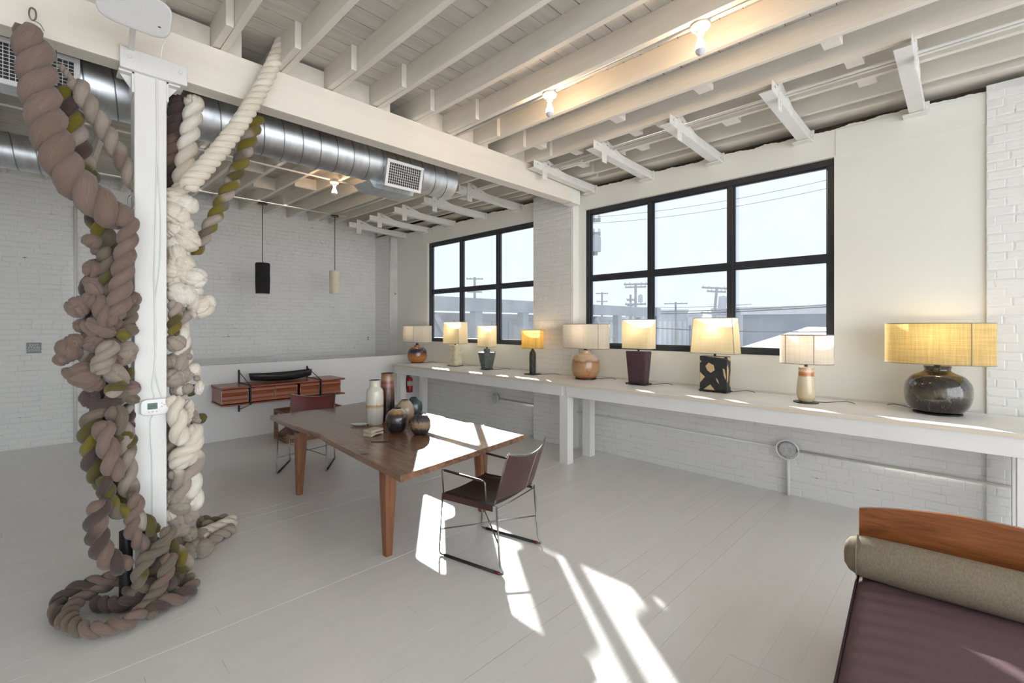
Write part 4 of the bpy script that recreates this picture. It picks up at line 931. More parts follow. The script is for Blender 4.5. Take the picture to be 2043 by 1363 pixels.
zramp('pot_lava', [(0, (.03, .026, .026)), (.05, (.045, .035, .03)), (.07, (.30, .20, .11)), (.11, (.33, .23, .14)), (.13, (.05, .045, .045)), (.18, (.03, .03, .033)), (.20, (.05, .04, .04))], .03, 34, .4, .9, 60, .1, spots=(.20, .14, .11), spot_scale=70, spot_lo=.62, streak=(1, 1, .4))
o = pot('round_pot', 839, 866, [(.040, 0), (.066, .012), (.086, .05), (.092, .09), (.084, .135), (.058, .170), (.030, .182), (.024, .184)], 'pot_lava', 'round rough pot with dripped tan band standing in the sun', fl=lambda a, z: 1 + .03 * math.sin(a * 14 + 2 * math.sin(z * 80)))
for k in range(26):
    rr = random.Random(k + 50); an = rr.uniform(0, 6.28); z = rr.uniform(.05, .13); r = .091 - .6 * (z - .09) ** 2 / .09
    MB().lathe([(.006, -.004), (.005, .004), (.002, .006)], 6, closed_top=True).build('lump', 'pot_lava', o, loc=(math.cos(an) * r, math.sin(an) * r, z)).rotation_euler = (0, R(90), an)
zramp('pot_pale', [(0, (.04, .03, .03)), (.08, (.30, .20, .16)), (.17, (.42, .33, .24)), (.21, (.45, .36, .22)), (.235, (.10, .06, .05))], .02, 24, .25, .1, 14, .4)
pot('round_pot', 808, 842, [(.042, 0), (.07, .015), (.09, .06), (.095, .11), (.085, .165), (.058, .205), (.038, .225), (.036, .23)], 'pot_pale', 'pale pot half hidden behind the round dark pot')
zramp('pot_teal', [(0, (.015, .03, .035)), (.1, (.02, .05, .06)), (.2, (.03, .07, .08))], .02, 24, .2, .1, 14, .5)
pot('round_pot', 826, 832, [(.042, 0), (.07, .015), (.088, .06), (.092, .11), (.08, .165), (.052, .2), (.034, .215)], 'pot_teal', 'dark teal pot rearmost of the table pots')
pmat('dish_white', (.66, .68, .68), (.6, .62, .62), scale=8, rough=.18)
c = at_z(717, 850, TZ); t = thing('oval_dish', 'small white boat shaped dish on the walnut table', 'dish', (c.x, c.y, TZ), R(-40))
m = MB().lathe([(.03, 0), (.06, .004), (.085, .018), (.09, .022), (.084, .022), (.055, .008), (.004, .006)], 40, ax=1.0, ay=.48); m.build('bowl', 'dish_white', t, smooth='auto'); 
MB().lathe([(.02, 0), (.022, .004)], 24, closed_top=True, ay=.5, c=(0, 0, .006)).build('well', 'dish_white', t)
pmat('tile_cream', (.60, .54, .42), (.50, .45, .34), scale=30, rough=.45, bump=.1, bscale=60)
c = at_z(745, 868, TZ); t = thing('clay_block', 'small cream ceramic block with curved slot on the table', 'ornament', (c.x, c.y, TZ), R(18))
def curved_slab(z0, z1, bow):
    m = MB(); n = 10; vs = []
    for i in range(n + 1):
        a = -1 + 2 * i / n; x = a * .075; dz = bow * (1 - a * a)
        vs += [(x, -.05, z0 + dz), (x, .05, z0 + dz), (x, .05, z1), (x, -.05, z1)]
    fs = [(0, 1, 2, 3), tuple(4 * n + k for k in (3, 2, 1, 0))]
    for i in range(n):
        for k in range(4): fs.append((4 * i + k, 4 * i + 4 + k, 4 * i + 4 + (k + 1) % 4, 4 * i + (k + 1) % 4))
    return m.add(vs, fs)
curved_slab(0, .026, .012).build('lower_slab', 'tile_cream', t, bevel=.002); curved_slab(.036, .056, 0).build('upper_slab', 'tile_cream', t, bevel=.002)
MB().box(-.06, -.02, -.04, .045, .0255, .0365).build('web', 'tile_cream', t)

# ================================================================== DAYBED
DB = thing('daybed', 'plum upholstered daybed with arched wooden headboard', 'daybed', (2.95, .41, 0), R(4.0))
# local: x towards the window wall, -x into the room, y negative along the headboard
hw = 1.0
m = MB(); n = 24; vs = []
for i in range(n + 1):
    a = i / n; y_ = -a * hw; zt = .715 + .055 * math.sin(math.pi * a) ** .8; bx = .02 * math.sin(math.pi * a)
    vs += [(.115 + bx, y_, .25), (.155 + bx, y_, .25), (.165 + bx, y_, zt - .012), (.158 + bx, y_, zt), (.138 + bx, y_, zt), (.128 + bx, y_, zt - .012)]
fs = [tuple(range(6))[::-1], tuple(6 * n + k for k in range(6))]
for i in range(n):
    for k in range(6): fs.append((6 * i + k, 6 * i + (k + 1) % 6, 6 * i + 6 + (k + 1) % 6, 6 * i + 6 + k)[::-1])
m.add(vs, [f[::-1] for f in fs]); m.build('headboard', 'headboard_wood', DB, smooth='auto')
MB().box(-1.95, .14, -.98, -.02, .19, .25).build('frame', 'headboard_wood', DB, bevel=.006)
for x in (-1.85, .02):
    for y_ in (-.9, -.1): MB().lathe([(.018, 0), (.026, .19)], 16, closed_top=True, c=(x, y_, 0)).build('leg', 'headboard_wood', DB, smooth='auto')
# mattress with soft edge and shallow creases near the side
m = MB(); nx, ny = 80, 44; z1 = .418; L0, L1 = -1.93, .10
def cu(i, j):
    x = L0 + (L1 - L0) * i / nx; y_ = .0 - 1.0 * j / ny; e = min((j / ny) * 1.0, 1.0 - j / ny, (i / nx) * 2.0, (1 - i / nx) * 2.0)
    z = z1 - .03 * max(0, 1 - e / .04) ** 2
    z += .0055 * math.sin(x * 58 + 2.2 * math.sin(y_ * 5) + 10 * y_) * math.exp(-abs(y_) / .22) * min(1, e / .03) + .004 * mnoise.noise(Vector((x * 4, y_ * 4, 0)))
    return (x, y_, z)
m.v = [cu(i, j) for i in range(nx + 1) for j in range(ny + 1)]
for i in range(nx):
    for j in range(ny): m.f.append((i * (ny + 1) + j, i * (ny + 1) + j + 1, (i + 1) * (ny + 1) + j + 1, (i + 1) * (ny + 1) + j)[::-1])
ring = [i * (ny + 1) for i in range(nx + 1)] + [nx * (ny + 1) + j for j in range(1, ny + 1)] + [i * (ny + 1) + ny for i in range(nx - 1, -1, -1)] + [j for j in range(ny - 1, 0, -1)]
o = len(m.v); m.v += [(m.v[k][0], m.v[k][1], .252) for k in ring]; q = len(ring)
for k in range(q): m.f.append((ring[k], ring[(k + 1) % q], o + (k + 1) % q, o + k)[::-1])
mt = m.build('mattress', 'daybed_fabric', DB, smooth='auto')
MB().tube([(L0, .001, .395), (L1, .001, .395), (L1, -1.001, .395), (L0, -1.001, .395)], .006, 8, closed=True).build('piping', 'piping_dark', mt, smooth=True)
# bolster
m = MB(); pr_ = [(.004, .055), (.05, .05), (.08, .03), (.094, .0), (.1, -.03), (.104, -.2), (.103, -.5), (.104, -.8), (.1, -1.0), (.094, -1.03), (.07, -1.06), (.004, -1.075)]
o = 0; n = 40
for r, y_ in pr_:
    for k in range(n): an = 2 * math.pi * k / n; w = 1 + .02 * mnoise.noise(Vector((math.cos(an) * 2, y_ * 5, math.sin(an) * 2))); m.v.append((-.0 + r * w * math.cos(an), y_, .518 + r * w * math.sin(an)))
for i in range(len(pr_) - 1):
    for k in range(n): m.f.append((i * n + k, i * n + (k + 1) % n, (i + 1) * n + (k + 1) % n, (i + 1) * n + k)[::-1])
bo = thing('bolster_cushion', 'olive grey linen bolster lying on the plum daybed', 'cushion', (2.95, .41, 0), R(4.0)); b = m.build('cover', 'bolster_fabric', bo, smooth=True)
MB().tube([(.0955 * math.cos(a), 0, .518 + .0955 * math.sin(a)) for a in [2 * math.pi * k / 40 for k in range(40)]], .0035, 6, closed=True).build('piping', 'bolster_fabric', b, smooth=True)

# ================================================================== WOOL ROPE SCULPTURES
BROWN = (.245, .165, .128); MAUVE = (.270, .185, .155); DARK = (.105, .070, .062); TAUPE = (.215, .170, .125); OLIVE = (.130, .108, .034); OLIVEB = (.225, .180, .028); PALE = (.48, .40, .34); CREAM = (.76, .68, .57); IVORY = (.80, .75, .66); STONE = (.46, .39, .32); BEIGE = (.40, .33, .27)
BROWN, MAUVE, DARK, TAUPE, OLIVE, OLIVEB, PALE, STONE, BEIGE = [tuple(x * .80 for x in c) for c in (BROWN, MAUVE, DARK, TAUPE, OLIVE, OLIVEB, PALE, STONE, BEIGE)]
def wool_obj(name, V, F, C, U, parent):
    me = bpy.data.meshes.new(name); me.from_pydata(V, [], F); me.shade_smooth()
    ca = me.color_attributes.new('Col', 'FLOAT_COLOR', 'POINT'); ca.data.foreach_set('color', [x for c in C for x in (c[0], c[1], c[2], 1)])
    uv = me.uv_layers.new(name='UVMap'); li = [0] * len(me.loops); me.loops.foreach_get('vertex_index', li); uv.data.foreach_set('uv', [x for i in li for x in U[i]])
    me.materials.append(MATS['wool']); o = bpy.data.objects.new(name, me); col.objects.link(o); o.parent = parent; return o
def dye(pal, rr, length):
    """a list of dyed lengths along one strand"""
    out = []; s = -rr.uniform(0, .1)
    while s < length + .2: out.append((s, pal[rr.randrange(len(pal))])); s += rr.uniform(.06, .20)
    return out
def dye_at(segs, s):
    for k in range(len(segs) - 1, -1, -1):
        if s >= segs[k][0]:
            c = segs[k][1]
            if k: f = min(1, (s - segs[k][0]) / .018); p = segs[k - 1][1]; c = tuple(p[i] + (c[i] - p[i]) * f for i in range(3))
            return c
    return segs[0][1]
SEED = [100]
def rope(parent, pts, rpx, pal, n=2, pitch=3.2, taper=(1, 1), name='rope', hand=1, floor=False, core=True, bulge=.12):
    """a rope of n lumpy roving strands twisted round a path; rpx = radius in photo pixels, turned to metres at its depth"""
    SEED[0] += 1; rr = random.Random(SEED[0]); P = []; rad = []
    for p in pts:
        if floor: q = at_z(p[0], p[1], p[2])
        else: q = at_y(p[0], p[1], p[2])
        P.append(q)
    R0 = rpx * depth(P[len(P) // 2]) / FPX
    path = smooth_path(P, R0 * .22); m = len(path); fr = frames(path)
    ss = [0]
    for a, b in zip(path, path[1:]): ss.append(ss[-1] + (b - a).length)
    Lt = ss[-1]; V, F, C, U = [], [], [], []; ns = 10
    rs = R0 * (.60 if n == 2 else .52 if n == 3 else .5); off = R0 * (.47 if n == 2 else .57 if n == 3 else .6); ph0 = rr.uniform(0, 6.28)
    pit = pitch * R0
    for k in range(n):
        segs = dye(pal, rr, Lt); o = len(V); line = []; sc = []
        for i in range(m):
            t, a, b = fr[i]; f = ss[i] / Lt; tp = taper[0] + (taper[1] - taper[0]) * f
            an = ph0 + hand * 2 * math.pi * ss[i] / pit + 2 * math.pi * k / n
            wob = 1 + bulge * mnoise.noise(Vector((ss[i] / R0 * .5, k * 7.3, SEED[0])))
            end = min(1, .35 + min(ss[i], Lt - ss[i]) / (R0 * .9))
            line.append(path[i] + (a * math.cos(an) + b * math.sin(an)) * off * tp * end); sc.append(rs * tp * wob * end)
        lf = frames(line)
        for i in range(m):
            c = dye_at(segs, ss[i]); t, a, b = lf[i]
            for q in range(ns):
                an = 2 * math.pi * q / ns; V.append(tuple(line[i] + (a * math.cos(an) + b * math.sin(an)) * sc[i])); C.append(c); U.append((q / ns * (1 if q <= ns / 2 else 1), ss[i] * 3))
        for i in range(m - 1):
            for q in range(ns):
                q2 = (q + 1) % ns; F.append((o + i * ns + q, o + i * ns + q2, o + (i + 1) * ns + q2, o + (i + 1) * ns + q))
        F.append(tuple(o + q for q in range(ns))[::-1]); F.append(tuple(o + (m - 1) * ns + q for q in range(ns)))
    return wool_obj(name, V, F, C, U, parent)
def ball(parent, u, v, Y, rpx, pal, sq=(1, 1, 1), floor=False, rot=0, name='wool_knot'):
    SEED[0] += 1; rr = random.Random(SEED[0]); c = at_z(u, v, Y) if floor else at_y(u, v, Y); r = rpx * depth(c) / FPX
    axes = []
    for _ in range(3): axes.append((Vector((rr.gauss(0, 1), rr.gauss(0, 1), rr.gauss(0, 1))).normalized(), rr.uniform(-.45, .45)))
    base = pal[rr.randrange(len(pal))]; other = pal[rr.randrange(len(pal))]
    V, F, C, U = [], [], [], []; nu, nv = 40, 28; q = Quaternion((0, 1, 0), R(rot)); wrap = Quaternion((rr.gauss(0, 1), rr.gauss(0, 1), rr.gauss(0, 1), rr.gauss(0, 1)).__class__((rr.gauss(0, 1), rr.gauss(0, 1), rr.gauss(0, 1), rr.gauss(0, 1)))).normalized()
    for j in range(nv + 1):
        th = math.pi * j / nv
        for i in range(nu):
            ph = 2 * math.pi * i / nu; d = wrap @ Vector((math.sin(th) * math.cos(ph), math.sin(th) * math.sin(ph), math.cos(th)))
            g = 0; sec = 0
            for (ax, off) in axes:
                e = d.dot(ax) - off; g += .17 * math.exp(-(e / .06) ** 2); sec += (e > 0)
            rad = r * (1.06 - g + .06 * mnoise.noise(d * 1.3 + Vector((SEED[0], 0, 0))) + .04 * math.sin(sec * 2.1))
            p = d * rad; p = q @ Vector((p.x * sq[0], p.y * sq[1], p.z * sq[2])); V.append(tuple(c + p)); C.append(base if sec % 3 else tuple(base[k] * .6 + other[k] * .4 for k in range(3))); U.append((ph / 6.283 + sec * .3, th * .4))
    for j in range(nv):
        for i in range(nu):
            i2 = (i + 1) % nu; F.append((j * nu + i, (j + 1) * nu + i, (j + 1) * nu + i2, j * nu + i2))
    return wool_obj(name, V, F, C, U, parent)

S1 = thing('wool_sculpture', 'brown and olive wool rope sculpture wound left of the timber post', 'sculpture', (.15, 3.7, 0)); S1.location = (0, 0, 0)
BR = [BROWN, MAUVE, BROWN]; OL = [OLIVE, OLIVE, TAUPE, PALE, OLIVEB, DARK]; TP = [TAUPE, TAUPE, BROWN]; DK = [DARK, DARK, BROWN, BEIGE]
def Y_(pts, Y): return [(p[0], p[1], p[2] if len(p) > 2 else Y) for p in pts]
rope(S1, Y_([(46, 48), (66, 92), (74, 140), (80, 190), (94, 245), (114, 302), (146, 358), (184, 396), (222, 424), (240, 452)], 3.60), 34, [MAUVE, BROWN, MAUVE], 2, 2.5, (.86, 1.0))
rope(S1, Y_([(124, 172), (136, 212), (150, 258), (162, 310), (174, 350), (186, 400), (196, 448), (212, 478), (224, 505), (232, 520)], 3.86), 19, OL, 2, 3.0)
rope(S1, Y_([(150, 158), (166, 192), (190, 230), (214, 268), (240, 312), (262, 352), (276, 385)], 3.82), 17, [BEIGE, PALE, MAUVE, BEIGE], 2, 3.6)
rope(S1, Y_([(119, 128), (132, 146), (146, 160)], 3.80), 6, [PALE], 2, 3)
rope(S1, Y_([(256, 428), (257, 462), (250, 505), (244, 550), (238, 595), (233, 636)], 3.60), 19, [BROWN, MAUVE], 2, 3.4, (.85, 1.05))
rope(S1, Y_([(212, 494), (214, 525), (213, 560), (216, 598)], 3.68), 16, [TAUPE, TAUPE, OLIVE], 2, 3.2)
rope(S1, Y_([(188, 590), (200, 610), (212, 630), (224, 650)], 3.62), 17, BR, 3, 3.6)
rope(S1, Y_([(262, 590), (260, 625), (252, 660), (240, 672)], 3.72), 13, OL, 2, 3.2)
rope(S1, Y_([(190, 640), (178, 668), (172, 695), (182, 725), (205, 748)], 3.74), 16, [BROWN, OLIVE, PALE, BROWN], 2, 3.4)
rope(S1, Y_([(206, 520), (196, 560), (192, 600), (200, 650), (214, 700), (226, 760), (222, 800)], 3.80), 26, [DARK, BROWN], 2, 3.2)
rope(S1, Y_([(222, 680), (214, 700), (206, 722), (190, 745)], 3.58), 17, [BROWN, BEIGE, MAUVE], 3, 4.2)
for (u, v, r, pal, sq) in ((155, 613, 19, BR, (1, 1, 1.1)), (197, 655, 26, BR, (1.05, .8, .72)), (150, 682, 16, BR, (1, 1, 1)), (136, 700, 20, BR, (1.15, 1, .9)), (124, 716, 13, BR, (1, 1, 1.1)), (168, 747, 25, BR, (1, 1, 1)), (147, 747, 16, BR, (1.2, 1, .8)), (186, 764, 18, BR, (1, 1, 1)),
        (226, 744, 26, [BROWN, BEIGE], (1.25, .8, .68)), (248, 705, 22, [BROWN, BEIGE], (.9, .9, 1.1)), (232, 716, 13, BR, (1.1, 1, .8)), (220, 690, 17, BR, (1, .9, .9)), (190, 686, 18, [MAUVE], (1, .9, 1)), (228, 646, 16, BR, (1, 1, .9)), (183, 600, 18, BR, (1, 1, 1)), (207, 608, 15, BR, (1, 1, 1.1)),
        (189, 578, 18, BR, (1.1, 1, .8)), (183, 482, 15, BR, (1, 1, .9)), (182, 536, 15, BR, (.9, 1, 1.1)), (184, 565, 14, BR, (1, 1, 1)), (193, 500, 10, BR, (1, 1, 1)), (167, 690, 12, [OLIVEB], (1.1, .8, .8)), (260, 658, 12, [OLIVE, TAUPE], (1.1, 1, .9)), (246, 668, 12, [OLIVEB], (1, 1, 1)), (264, 598, 14, BR, (1, 1, 1.1)), (166, 650, 14, [TAUPE, BROWN], (1, 1, 1.1)),
        (262, 775, 15, [BEIGE, MAUVE], (1, 1, 1)), (262, 795, 13, [TAUPE, OLIVE], (1.1, 1, .8)), (180, 795, 16, [DARK, BROWN], (1, 1, 1.2)), (258, 748, 9, [OLIVE], (.8, 1, 1.6))):
    ball(S1, u, v, 3.66 + (u % 7) * .012, r, pal, sq, rot=(u * 7) % 90)
rope(S1, Y_([(258, 770), (240, 788), (208, 810), (184, 834), (176, 862), (182, 886), (182, 916), (192, 944), (204, 962)], 3.70), 17, OL, 2, 3.4)
rope(S1, Y_([(252, 764), (232, 776), (210, 786)], 3.62), 14, [OLIVE, PALE, OLIVEB], 2, 3.6)
rope(S1, Y_([(212, 840), (205, 868), (214, 888), (219, 910), (225, 934), (236, 958)], 3.58), 18, [MAUVE, MAUVE, BROWN], 2, 4.6)
rope(S1, Y_([(224, 810), (236, 834), (242, 852), (250, 880), (250, 912), (254, 942), (256, 968), (262, 996)], 3.66), 17, [TAUPE, TAUPE, BEIGE], 2, 4.4)
rope(S1, Y_([(256, 806), (256, 835), (252, 866), (240, 890)], 3.76), 12, [DARK, DARK, PALE], 2, 3.4)
rope(S1, Y_([(226, 876), (246, 872), (258, 868), (262, 882), (252, 896)], 3.64), 10, [OLIVEB, OLIVE, PALE], 2, 3.4)
rope(S1, Y_([(214, 790), (206, 830), (200, 880), (206, 930), (226, 980), (238, 1020)], 3.82), 24, [DARK, OLIVE], 2, 3.2)
rope(S1, Y_([(207, 950), (212, 982), (218, 1004), (228, 1018), (250, 1022), (276, 1032), (296, 1048), (312, 1064)], 3.58), 15, OL, 2, 3.6)
rope(S1, Y_([(206, 996), (197, 1018), (191, 1042), (194, 1070), (201, 1094), (211, 1112), (232, 1122), (256, 1136)], 3.50), 19, [DARK, DARK, DARK, BROWN], 2, 3.0)
rope(S1, Y_([(264, 984), (272, 1008), (264, 1040), (264, 1060), (278, 1080), (292, 1098), (300, 1112)], 3.56), 14, [MAUVE, BROWN], 2, 4)
rope(S1, Y_([(340, 1050), (334, 1068), (326, 1084), (308, 1102), (284, 1124), (278, 1150), (276, 1172)], 3.48), 14, [TAUPE, TAUPE, OLIVE], 2, 4.2)
front = [(338, 1104, .30), (336, 1128, .24), (326, 1156, .17), (311, 1182, .11), (295, 1206, .075), (277, 1224, .065), (255, 1242, .06), (224, 1251, .06), (191, 1257, .06), (162, 1254, .06), (141, 1243, .06), (137, 1226, .06), (149, 1206, .06), (170, 1188, .065), (206, 1170, .07), (240, 1156, .08), (262, 1146, .10)]
rope(S1, front, 15.5, [BROWN, MAUVE, BROWN, TAUPE], 2, 3.8, floor=True)
rope(S1, [(232, 1150, .13), (190, 1160, .12), (154, 1172, .11), (124, 1191, .08), (113, 1212, .06), (118, 1232, .05), (132, 1246, .045)], 13, [DARK, BROWN, DARK], 2, 4.2, floor=True)
rope(S1, [(330, 1146, .10), (362, 1152, .07), (383, 1168, .055), (368, 1186, .055), (338, 1199, .055), (308, 1214, .055), (290, 1228, .05)], 15, [DARK, BROWN, TAUPE, BROWN], 2, 3.6, floor=True)
rope(S1, [(190, 1200, .05), (206, 1206, .05), (229, 1206, .055), (250, 1204, .06), (272, 1192, .07), (296, 1176, .09)], 15, DK, 2, 2.9, floor=True)
rope(S1, [(250, 1180, .10), (276, 1174, .12), (300, 1168, .12), (330, 1160, .13), (352, 1172, .07)], 15, [DARK, TAUPE, DARK], 2, 3.2, floor=True)
rope(S1, Y_([(322, 1078), (345, 1096), (362, 1112), (372, 1130), (358, 1140), (340, 1146)], 3.62), 14, [OLIVE, TAUPE, STONE, OLIVEB], 2, 3.4)
rope(S1, Y_([(282, 1060), (300, 1085), (312, 1120), (300, 1160)], 3.66), 17, [TAUPE, DARK], 2, 3.4)
def hook(par, u, v, Y, h=.07):
    c = at_y(u, v, Y); MB().tube([(c.x + .014 * math.cos(a), Y, c.z + h / 2 * math.sin(a)) for a in [2 * math.pi * k / 16 for k in range(16)]], .004, 6, closed=True).tube([(c.x, Y, c.z + h / 2), (c.x, 3.752, c.z + h / 2 + .02)], .004, 6).build('hanging_clip', 'bare_steel', par, smooth=True)
hook(S1, 65, 28, 3.70); hook(S1, 262, 405, 3.66, .085)
MB().tube(smooth_path([at_y(65, 40, 3.68), at_y(80, 48, 3.66), at_y(88, 62, 3.64)], .02), .0022, 5).build('wire', 'bare_steel', S1, smooth=True)
MB().tube([at_y(112, 100, 3.82), at_y(112, 128, 3.82)], .003, 5).build('wire', 'bare_steel', S1, smooth=True)
pw_ = at_y(252, 1050, 3.60); MB().tube([(pw_.x, 3.62, .0), (pw_.x, 3.62, .46)], .033, 16).build('steel_sleeve', 'black_metal', S1, smooth='auto')

S2 = thing('wool_sculpture', 'cream wool rope sculpture of knots and balls right of the timber post', 'sculpture', (0, 0, 0))
CR = [CREAM, IVORY, CREAM]; ST = [STONE, BEIGE, STONE, PALE]
rope(S2, Y_([(389, 200), (383, 240), (375, 290), (368, 335), (362, 372)], 3.96), 17, CR, 2, 3.8)
ball(S2, 388, 206, 3.97, 17, CR)
rope(S2, Y_([(362, 366), (358, 390), (356, 412)], 3.86), 17, CR, 2, 2.8)
rope(S2, Y_([(570, 66), (550, 116), (527, 165), (500, 212), (472, 255), (440, 297), (410, 332), (386, 358), (368, 378)], 3.66), 15.5, CR, 3, 3.2, (.85, 1.05)); ball(S2, 570, 68, 3.66, 14, CR)
rope(S2, Y_([(514, 228), (496, 280), (476, 335), (450, 390), (426, 438), (404, 478), (384, 508)], 4.0), 15, [OLIVE, OLIVEB, TAUPE, PALE, OLIVEB], 2, 3.4, (1.05, .8), bulge=.2)
rope(S2, Y_([(356, 188), (352, 235), (346, 285), (343, 335), (344, 380)], 4.02), 15, [DARK, BROWN, DARK], 2, 2.8)
for (u, v, r, pal, sq) in ((347, 395, 19, CR, (1, 1, 1)), (371, 409, 20, CR, (1, 1, 1)), (350, 427, 21, CR, (1.1, 1, 1)), (366, 444, 16, CR, (1.1, 1, .9)), (349, 458, 19, CR, (1, 1, 1)), (373, 478, 24, CR, (1, 1, .92)), (349, 488, 17, CR, (1, 1, 1)), (356, 507, 17, CR, (1.2, 1, .8)), (362, 526, 22, CR, (1.05, 1, .85)),
        (390, 555, 20, CR, (1, 1, 1)), (371, 552, 15, CR, (1, 1, 1)), (365, 588, 25, CR, (1.05, 1, .9)), (402, 613, 23, CR, (.95, 1, 1.02)), (416, 602, 13, CR, (1, 1, 1)), (388, 580, 14, CR, (1, 1, 1)), (348, 562, 15, CR, (1, 1, 1)), (346, 540, 15, CR, (1, 1, 1)), (350, 683, 18, [IVORY, PALE], (1, 1, 1)), (362, 668, 15, [IVORY, PALE], (.9, 1, 1.2)), (364, 702, 13, [PALE, STONE], (1, 1, 1.3)),
        (344, 722, 16, ST, (1, 1, 1)), (362, 724, 15, ST, (.8, 1, 1.3)), (346, 755, 20, [PALE, IVORY], (1, 1, .9)), (368, 750, 15, [PALE, STONE], (.9, 1, 1.2)), (388, 737, 12, CR, (1, 1, 1)), (372, 776, 11, ST, (1, 1, 1.1)), (384, 779, 10, [OLIVE, TAUPE], (.8, 1, 1.2)), (354, 780, 13, ST, (1, 1, 1)), (397, 774, 10, CR, (.8, 1, 1.4)), (376, 712, 7, ST, (1, 1, 1)), (393, 755, 6, ST, (1, 1, 1)),
        (382, 829, 12, [BROWN, BEIGE], (1, 1, .9)), (391, 838, 9, ST, (1, 1, 1)), (402, 835, 10, [OLIVE], (.9, 1, 1)), (394, 868, 7, [OLIVEB], (1, 1, 1)), (386, 850, 7, [PALE], (1, 1, 1))):
    ball(S2, u, v, 3.84 + (u % 5) * .014, r, pal, sq, rot=(u * 5) % 90)
rope(S2, Y_([(352, 410), (352, 460), (356, 510), (362, 560), (362, 610)], 3.92), 20, CR, 2, 3)
rope(S2, Y_([(348, 600), (350, 625), (348, 650), (346, 670)], 3.80), 12, [OLIVE, OLIVEB, PALE], 2, 3.2)
rope(S2, Y_([(370, 612), (362, 636), (358, 660), (362, 690), (366, 722), (360, 760), (356, 790)], 3.90), 17, [CREAM, IVORY, PALE], 2, 3.4)
rope(S2, Y_([(352, 790), (347, 815), (355, 835), (354, 855), (358, 868), (356, 888)], 3.72), 17, CR, 2, 4.2)
rope(S2, Y_([(381, 848), (384, 868), (382, 886), (370, 900), (358, 918), (350, 936)], 3.78), 19, [CREAM], 3, 3.6)
rope(S2, Y_([(384, 896), (388, 915), (382, 932), (374, 948), (380, 960), (384, 978), (384, 1000), (380, 1020)], 3.82), 19, [CREAM, IVORY, PALE], 2, 4)
rope(S2, Y_([(374, 798), (377, 815), (374, 832), (366, 846)], 3.84), 9, CR, 3, 3)
rope(S2, Y_([(342, 836), (344, 875), (342, 910), (346, 950), (350, 985)], 3.88), 14, ST, 2, 3.4)
rope(S2, Y_([(344, 938), (362, 958), (360, 985), (352, 1010)], 3.80), 16, [CREAM, PALE, STONE], 2, 3.8)
for (u, v, r, pal) in ((349, 990, 16, ST), (360, 1009, 20, ST), (340, 1026, 14, [CREAM, STONE]), (354, 1037, 15, ST), (377, 1028, 16, [PALE, STONE]), (384, 1002, 15, CR), (363, 1056, 14, ST), (379, 1066, 13, ST), (346, 1060, 14, ST)):
    ball(S2, u, v, 3.82, r, pal)
for (u, v, r, pal) in ((366, 1085, 17, ST), (386, 1096, 18, ST), (406, 1094, 17, ST), (402, 1070, 16, ST), (384, 1078, 16, ST), (407, 1042, 13, [TAUPE, STONE]), (422, 1078, 11, ST)):
    ball(S2, u, v, r * 3.6 / FPX * .95, r, pal, floor=True)
rope(S2, [(396, 1072, .07), (420, 1062, .06), (444, 1050, .058), (470, 1036, .055)], 15, [CREAM, PALE, CREAM], 3, 4.4, (1, .8), floor=True)
rope(S2, [(404, 1050, .06), (430, 1042, .05), (456, 1034, .05)], 11, [STONE, TAUPE], 2, 3.6, floor=True)
rope(S2, [(420, 1076, .05), (444, 1066, .05), (466, 1052, .045)], 11, [PALE, STONE], 2, 3.6, floor=True)

def rebase(root, loc):
    root.location = loc
    for c in root.children: c.location = Vector(c.location) - Vector(loc)
rebase(S1, (.20, 3.45, 0)); rebase(S2, (.72, 3.75, 0))
# ================================================================== OUTSIDE
GZ = -4.6
pmat('asphalt', (.30, .31, .33), (.36, .37, .39), scale=.4, rough=.9)
pmat('ext_grey', (.34, .37, .41), (.30, .33, .37), scale=1.5, rough=.8)
pmat('ext_light', (.62, .63, .64), (.55, .56, .58), scale=1, rough=.8)
pmat('ext_dark', (.12, .15, .20), (.15, .18, .23), scale=.6, rough=.8)
pmat('ext_mid', (.42, .45, .49), (.36, .39, .43), scale=.8, rough=.8)
pmat('ext_glass', (.50, .56, .62), (.42, .48, .54), scale=.7, rough=.25)
pmat('ext_roof', (.58, .58, .59), (.50, .50, .52), scale=2, rough=.8)
pmat('pole_wood', (.22, .22, .23), (.27, .27, .28), scale=4, rough=.9)
pmat('gravel', (.30, .32, .34), (.60, .62, .65), scale=60, rough=.95, bump=.6, bscale=80)
pmat('hill', (.34, .40, .48), (.40, .46, .54), scale=.05, rough=1)
gr = MB().box(-300, 400, -300, 500, GZ - .3, GZ).build('ground', 'asphalt'); struct(gr, 'pale street and yards outside the windows', 'ground')
def building(loc, size, rz, mat, label, wins=(), roof='ext_roof', par=.4):
    t = thing('building', label, 'building', (loc[0], loc[1], GZ), rz, 'buildings beyond the street'); w, d, h = size
    MB().box(-w / 2, w / 2, -d / 2, d / 2, 0, h).build('walls', mat, t); MB().box(-w / 2 - .15, w / 2 + .15, -d / 2 - .15, d / 2 + .15, h, h + par).build('roof', roof, t)
    nx, nz = wins if wins else (0, 0)
    for i in range(nx):
        for k in range(nz):
            x = -w / 2 + w * (i + .5) / nx; z = h * (k + .55) / nz; ww, wh = w / nx * .55, h / nz * .5
            MB().box(x - ww / 2, x + ww / 2, -d / 2 - .06, -d / 2 + .02, z - wh / 2, z + wh / 2).build('window', 'ext_glass' if mat != 'ext_light' else 'ext_dark', t)
    return t
def far(u, dist): x, y, _ = ray(u, 649); n = math.hypot(x, y); return Vector((x / n * dist, y / n * dist, 0))
def facing(p): return math.atan2(p.y, p.x) - math.pi / 2
